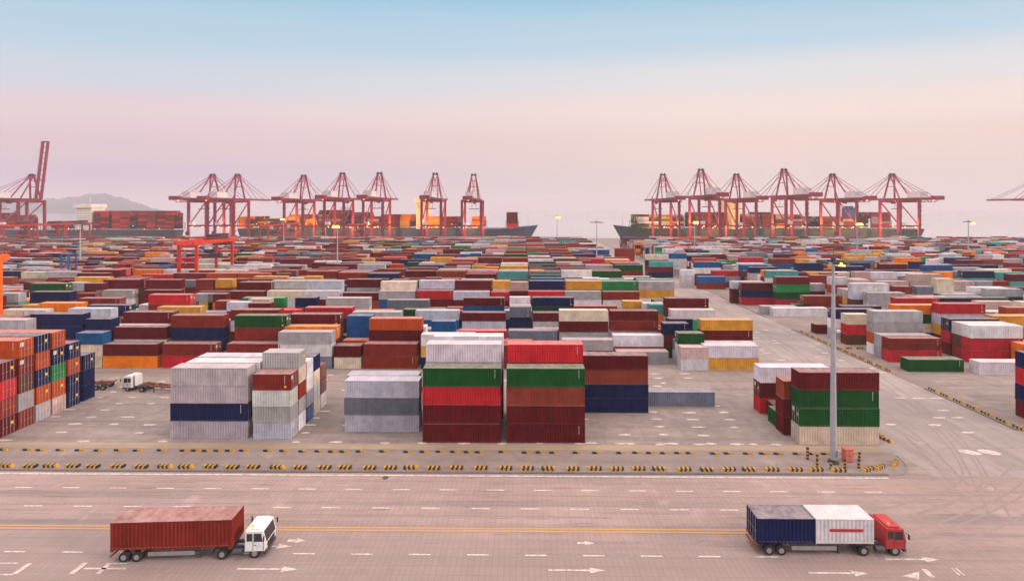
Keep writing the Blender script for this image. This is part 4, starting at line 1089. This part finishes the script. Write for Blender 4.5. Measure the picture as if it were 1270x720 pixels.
# ------------------------------------------------------------------ ships
M_HULLB=mat('slate_blue_hull',(0.045,0.065,0.12),0.5,nscale=0.05); M_HULLG=mat('dark_green_hull',(0.035,0.06,0.065),0.5,nscale=0.05)
M_HULLD=mat('dark_hull',(0.035,0.04,0.06),0.5,nscale=0.05); M_DECK=mat('ship_white',(0.70,0.64,0.56),0.5,nscale=0.2)
M_FUNNEL=mat('blue_funnel',(0.04,0.10,0.22),0.5); M_LITDECK=mat('glowing_deckhouse',(0.75,0.55,0.32),0.6,emit=(1.0,0.50,0.18),estr=0.28)  # deckhouse walls glow by themselves, standing in for lamplight falling on them
def ship(label, x_bow, x_stern, y, hull_m, houses, funnel, stacks, beam=46.0, fb=11.0, lamps=0, lit=True, seed=1):
    """container ship lying broadside along X; bow at x_bow"""
    s=1 if x_bow>x_stern else -1; Ls=abs(x_bow-x_stern)
    e=empty('container_ship',(min(x_bow,x_stern)+Ls/2,y,-4.0)); tag(e,label,'ship','container ships at the quay')
    st=[]; n=26
    for i in range(n+1):
        t=i/n; x=-Ls/2+Ls*t           # stern -> bow before mirroring
        wt=beam/2*min(1,(1-t)*7.5)**0.55*min(1,.72+t*4); wb=beam/2*min(1,(1-t)*4.2)**0.9*min(1,.35+t*5)
        sheer=max(0,(t-.86)/.14)**1.6*4.2
        rake=0 if t<.86 else (t-.86)/.14
        st.append([(x+(6*rake if k else -5*rake),sy*(wt if k else wb),(fb+4+sheer) if k else 0.0) for k in (0,1) for sy in (-1,1)])
    vs=[];fs=[]
    for r_ in st: vs+= [(p[0]*s,p[1],p[2]) for p in r_]
    for i in range(n):
        a=i*4; c=(i+1)*4
        fs+=[(a,c,c+2,a+2),(a+1,a+3,c+3,c+1),(a+2,c+2,c+3,a+3),(a,a+1,c+1,c)]
    fs+=[(0,2,3,1),(n*4,n*4+1,n*4+3,n*4+2)]
    b=MB(); b.add(vs,fs); b.build('hull',hull_m,e)
    zd=fb+4.0
    for (xa,w,ht,lit_) in houses:
        lx=(xa-e.location.x); b=MB(); b.box(lx-w/2,-beam*.42,zd,lx+w/2,beam*.42,zd+ht); b.box(lx-w/2-1,-beam*.5,zd+ht*.86,lx+w/2+1,beam*.5,zd+ht)
        hh=b.build('deckhouse',M_LITDECK if lit_ else M_DECK,e)
        b=MB(); z=zd+2
        while z<zd+ht-2:
            b.box(lx-w/2+1.5,-beam*.42-.05,z,lx+w/2-1.5,-beam*.42+.1,z+.5); z+=2.9
        b.build('window_row',M_GLASS,hh)
        b=MB(); b.tube((lx,0,zd+ht),(lx,0,zd+ht+9),.5,.2,n=6); b.bar((lx-3,0,zd+ht+5),(lx+3,0,zd+ht+5),.35); b.build('radar_mast',M_DECK,hh)
    if funnel:
        lx=funnel-e.location.x; b=MB(); b.box(lx-4.5,-6,zd,lx+4.5,6,zd+26); b.box(lx-3.5,-4,zd+26,lx+3.5,4,zd+28); b.build('funnel',M_FUNNEL,e)
    b=MB(); xb=(Ls/2-6)*s; b.tube((xb,0,zd+3),(xb,0,zd+15),.45,.2,n=6); b.build('foremast',M_DECK,e)
    b=MB(); x0,x1=-Ls/2+4,Ls/2-25
    for q in np.arange(x0,x1,6.0): b.bar((q*s,-beam/2+.3,zd),(q*s,-beam/2+.3,zd+1.6),.18)
    b.bar((x0*s,-beam/2+.3,zd+1.6),(x1*s,-beam/2+.3,zd+1.6),.18); b.build('railing',M_DECK,e)
    q_=random.Random(seed)
    for k in range(lamps):
        lx=q_.uniform(-Ls*.45,Ls*.40)*s; b=MB(); z=zd+q_.choice((1.5,2.0,2.2,6.0)); b.tube((lx,-beam/2-.2,z),(lx,-beam/2+.4,z),.42,n=6); b.build('deck_lamp',M_LAMPW if q_.random()<.5 else M_LAMPS,e)
    # lashing bridges
    dk=MB(); rr2=random.Random(seed+5)
    for (xa,xc,top,cols) in stacks:
        lx0,lx1=xa-e.location.x,xc-e.location.x
        for lx in (lx0-.7,lx1+.7):
            b=MB(); b.bar((lx,-beam*.46,zd),(lx,-beam*.46,zd+9),.5); b.bar((lx,beam*.46,zd),(lx,beam*.46,zd+9),.5); b.bar((lx,-beam*.46-.25,zd+9.25),(lx,beam*.46+.25,zd+9.25),.5); b.build('lashing_bridge',hull_m,e)
        nb=max(1,int(round((lx1-lx0)/12.6)))
        for j in range(nb):
            for r_ in range(0,max(2,int(beam*.92/2.5)),1):
                yy=-beam*.46+r_*2.5
                hmax=int((top)/2.75)-(rr2.random()<.25)-(rr2.random()<.1)
                for kz in range(max(1,hmax)):
                    if 0<r_<int(beam*.92/2.5)-1 and kz<hmax-2: continue
                    col=PAL[rr2.choice(cols)]; v=rr2.uniform(.8,1.2)
                    xx=lx0+j*(lx1-lx0)/nb
                    dk.box(e.location.x+xx+.15,y+yy,-4+zd+1.2+kz*2.75,e.location.x+xx+(lx1-lx0)/nb-.15,y+yy+2.38,-4+zd+1.2+kz*2.75+2.66,0,(col[0]*v,col[1]*v,col[2]*v,1))
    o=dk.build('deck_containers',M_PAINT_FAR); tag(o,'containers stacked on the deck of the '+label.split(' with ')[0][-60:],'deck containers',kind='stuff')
    return e
YS=605.0
PX=lambda p: X_at(p,YS-20)
ship('dark green hulled container ship at the right quay, bow pointing left', PX(770),PX(1150),YS,M_HULLG,[(PX(913),9,36,True)],PX(1066),
     [(PX(791),PX(818),17,'yegmwb'),(PX(820),PX(848),17,'yegkmg'),(PX(862),PX(884),20,'mkbmk'),(PX(886),PX(902),20,'mkbk'),(PX(925),PX(942),19,'kgbm'),(PX(944),PX(958),20,'kmm'),(PX(962),PX(995),17,'mkbgy'),(PX(1018),PX(1058),16,'kmbg'),(PX(1080),PX(1104),20,'mkdm')],lamps=26,seed=4)
ship('slate blue hulled container ship at the left quay, bow pointing right', PX(662),PX(292),YS,M_HULLB,[(PX(521),10,38,True)],None,
     [(PX(296),PX(316),14,'yomb'),(PX(320),PX(344),13,'bmgy'),(PX(355),PX(372),17,'ybmo'),(PX(375),PX(393),18,'ymob'),(PX(395),PX(423),24,'mkdm'),(PX(438),PX(452),20,'nkm'),(PX(456),PX(470),15,'mgb'),(PX(472),PX(484),17,'mkb'),(PX(485),PX(495),17,'mmb'),(PX(496),PX(508),19,'ooy'),(PX(530),PX(548),15,'oya'),(PX(550),PX(568),16,'mkb'),(PX(585),PX(600),15,'ooa'),(PX(628),PX(642),20,'mrqm')],lamps=30,seed=8)
YS2=640.0
PX=lambda p: X_at(p,YS2-20)
ship('dark hulled container ship at far left behind the gantries, white deckhouse amidships', PX(-80),PX(209),YS2,M_HULLD,[(PX(95),22,35,False)],None,
     [(PX(-30),PX(-5),22,'mbrm'),(PX(0),PX(20),20,'mbbr'),(PX(50),PX(78),11,'bmmr'),(PX(108),PX(126),27,'mmbr'),(PX(131),PX(152),27,'mbrb'),(PX(154),PX(162),12,'nmk'),(PX(164),PX(186),26,'mbrb'),(PX(188),PX(208),26,'mbmr')],beam=24.0,fb=7.0,lamps=14,seed=12)
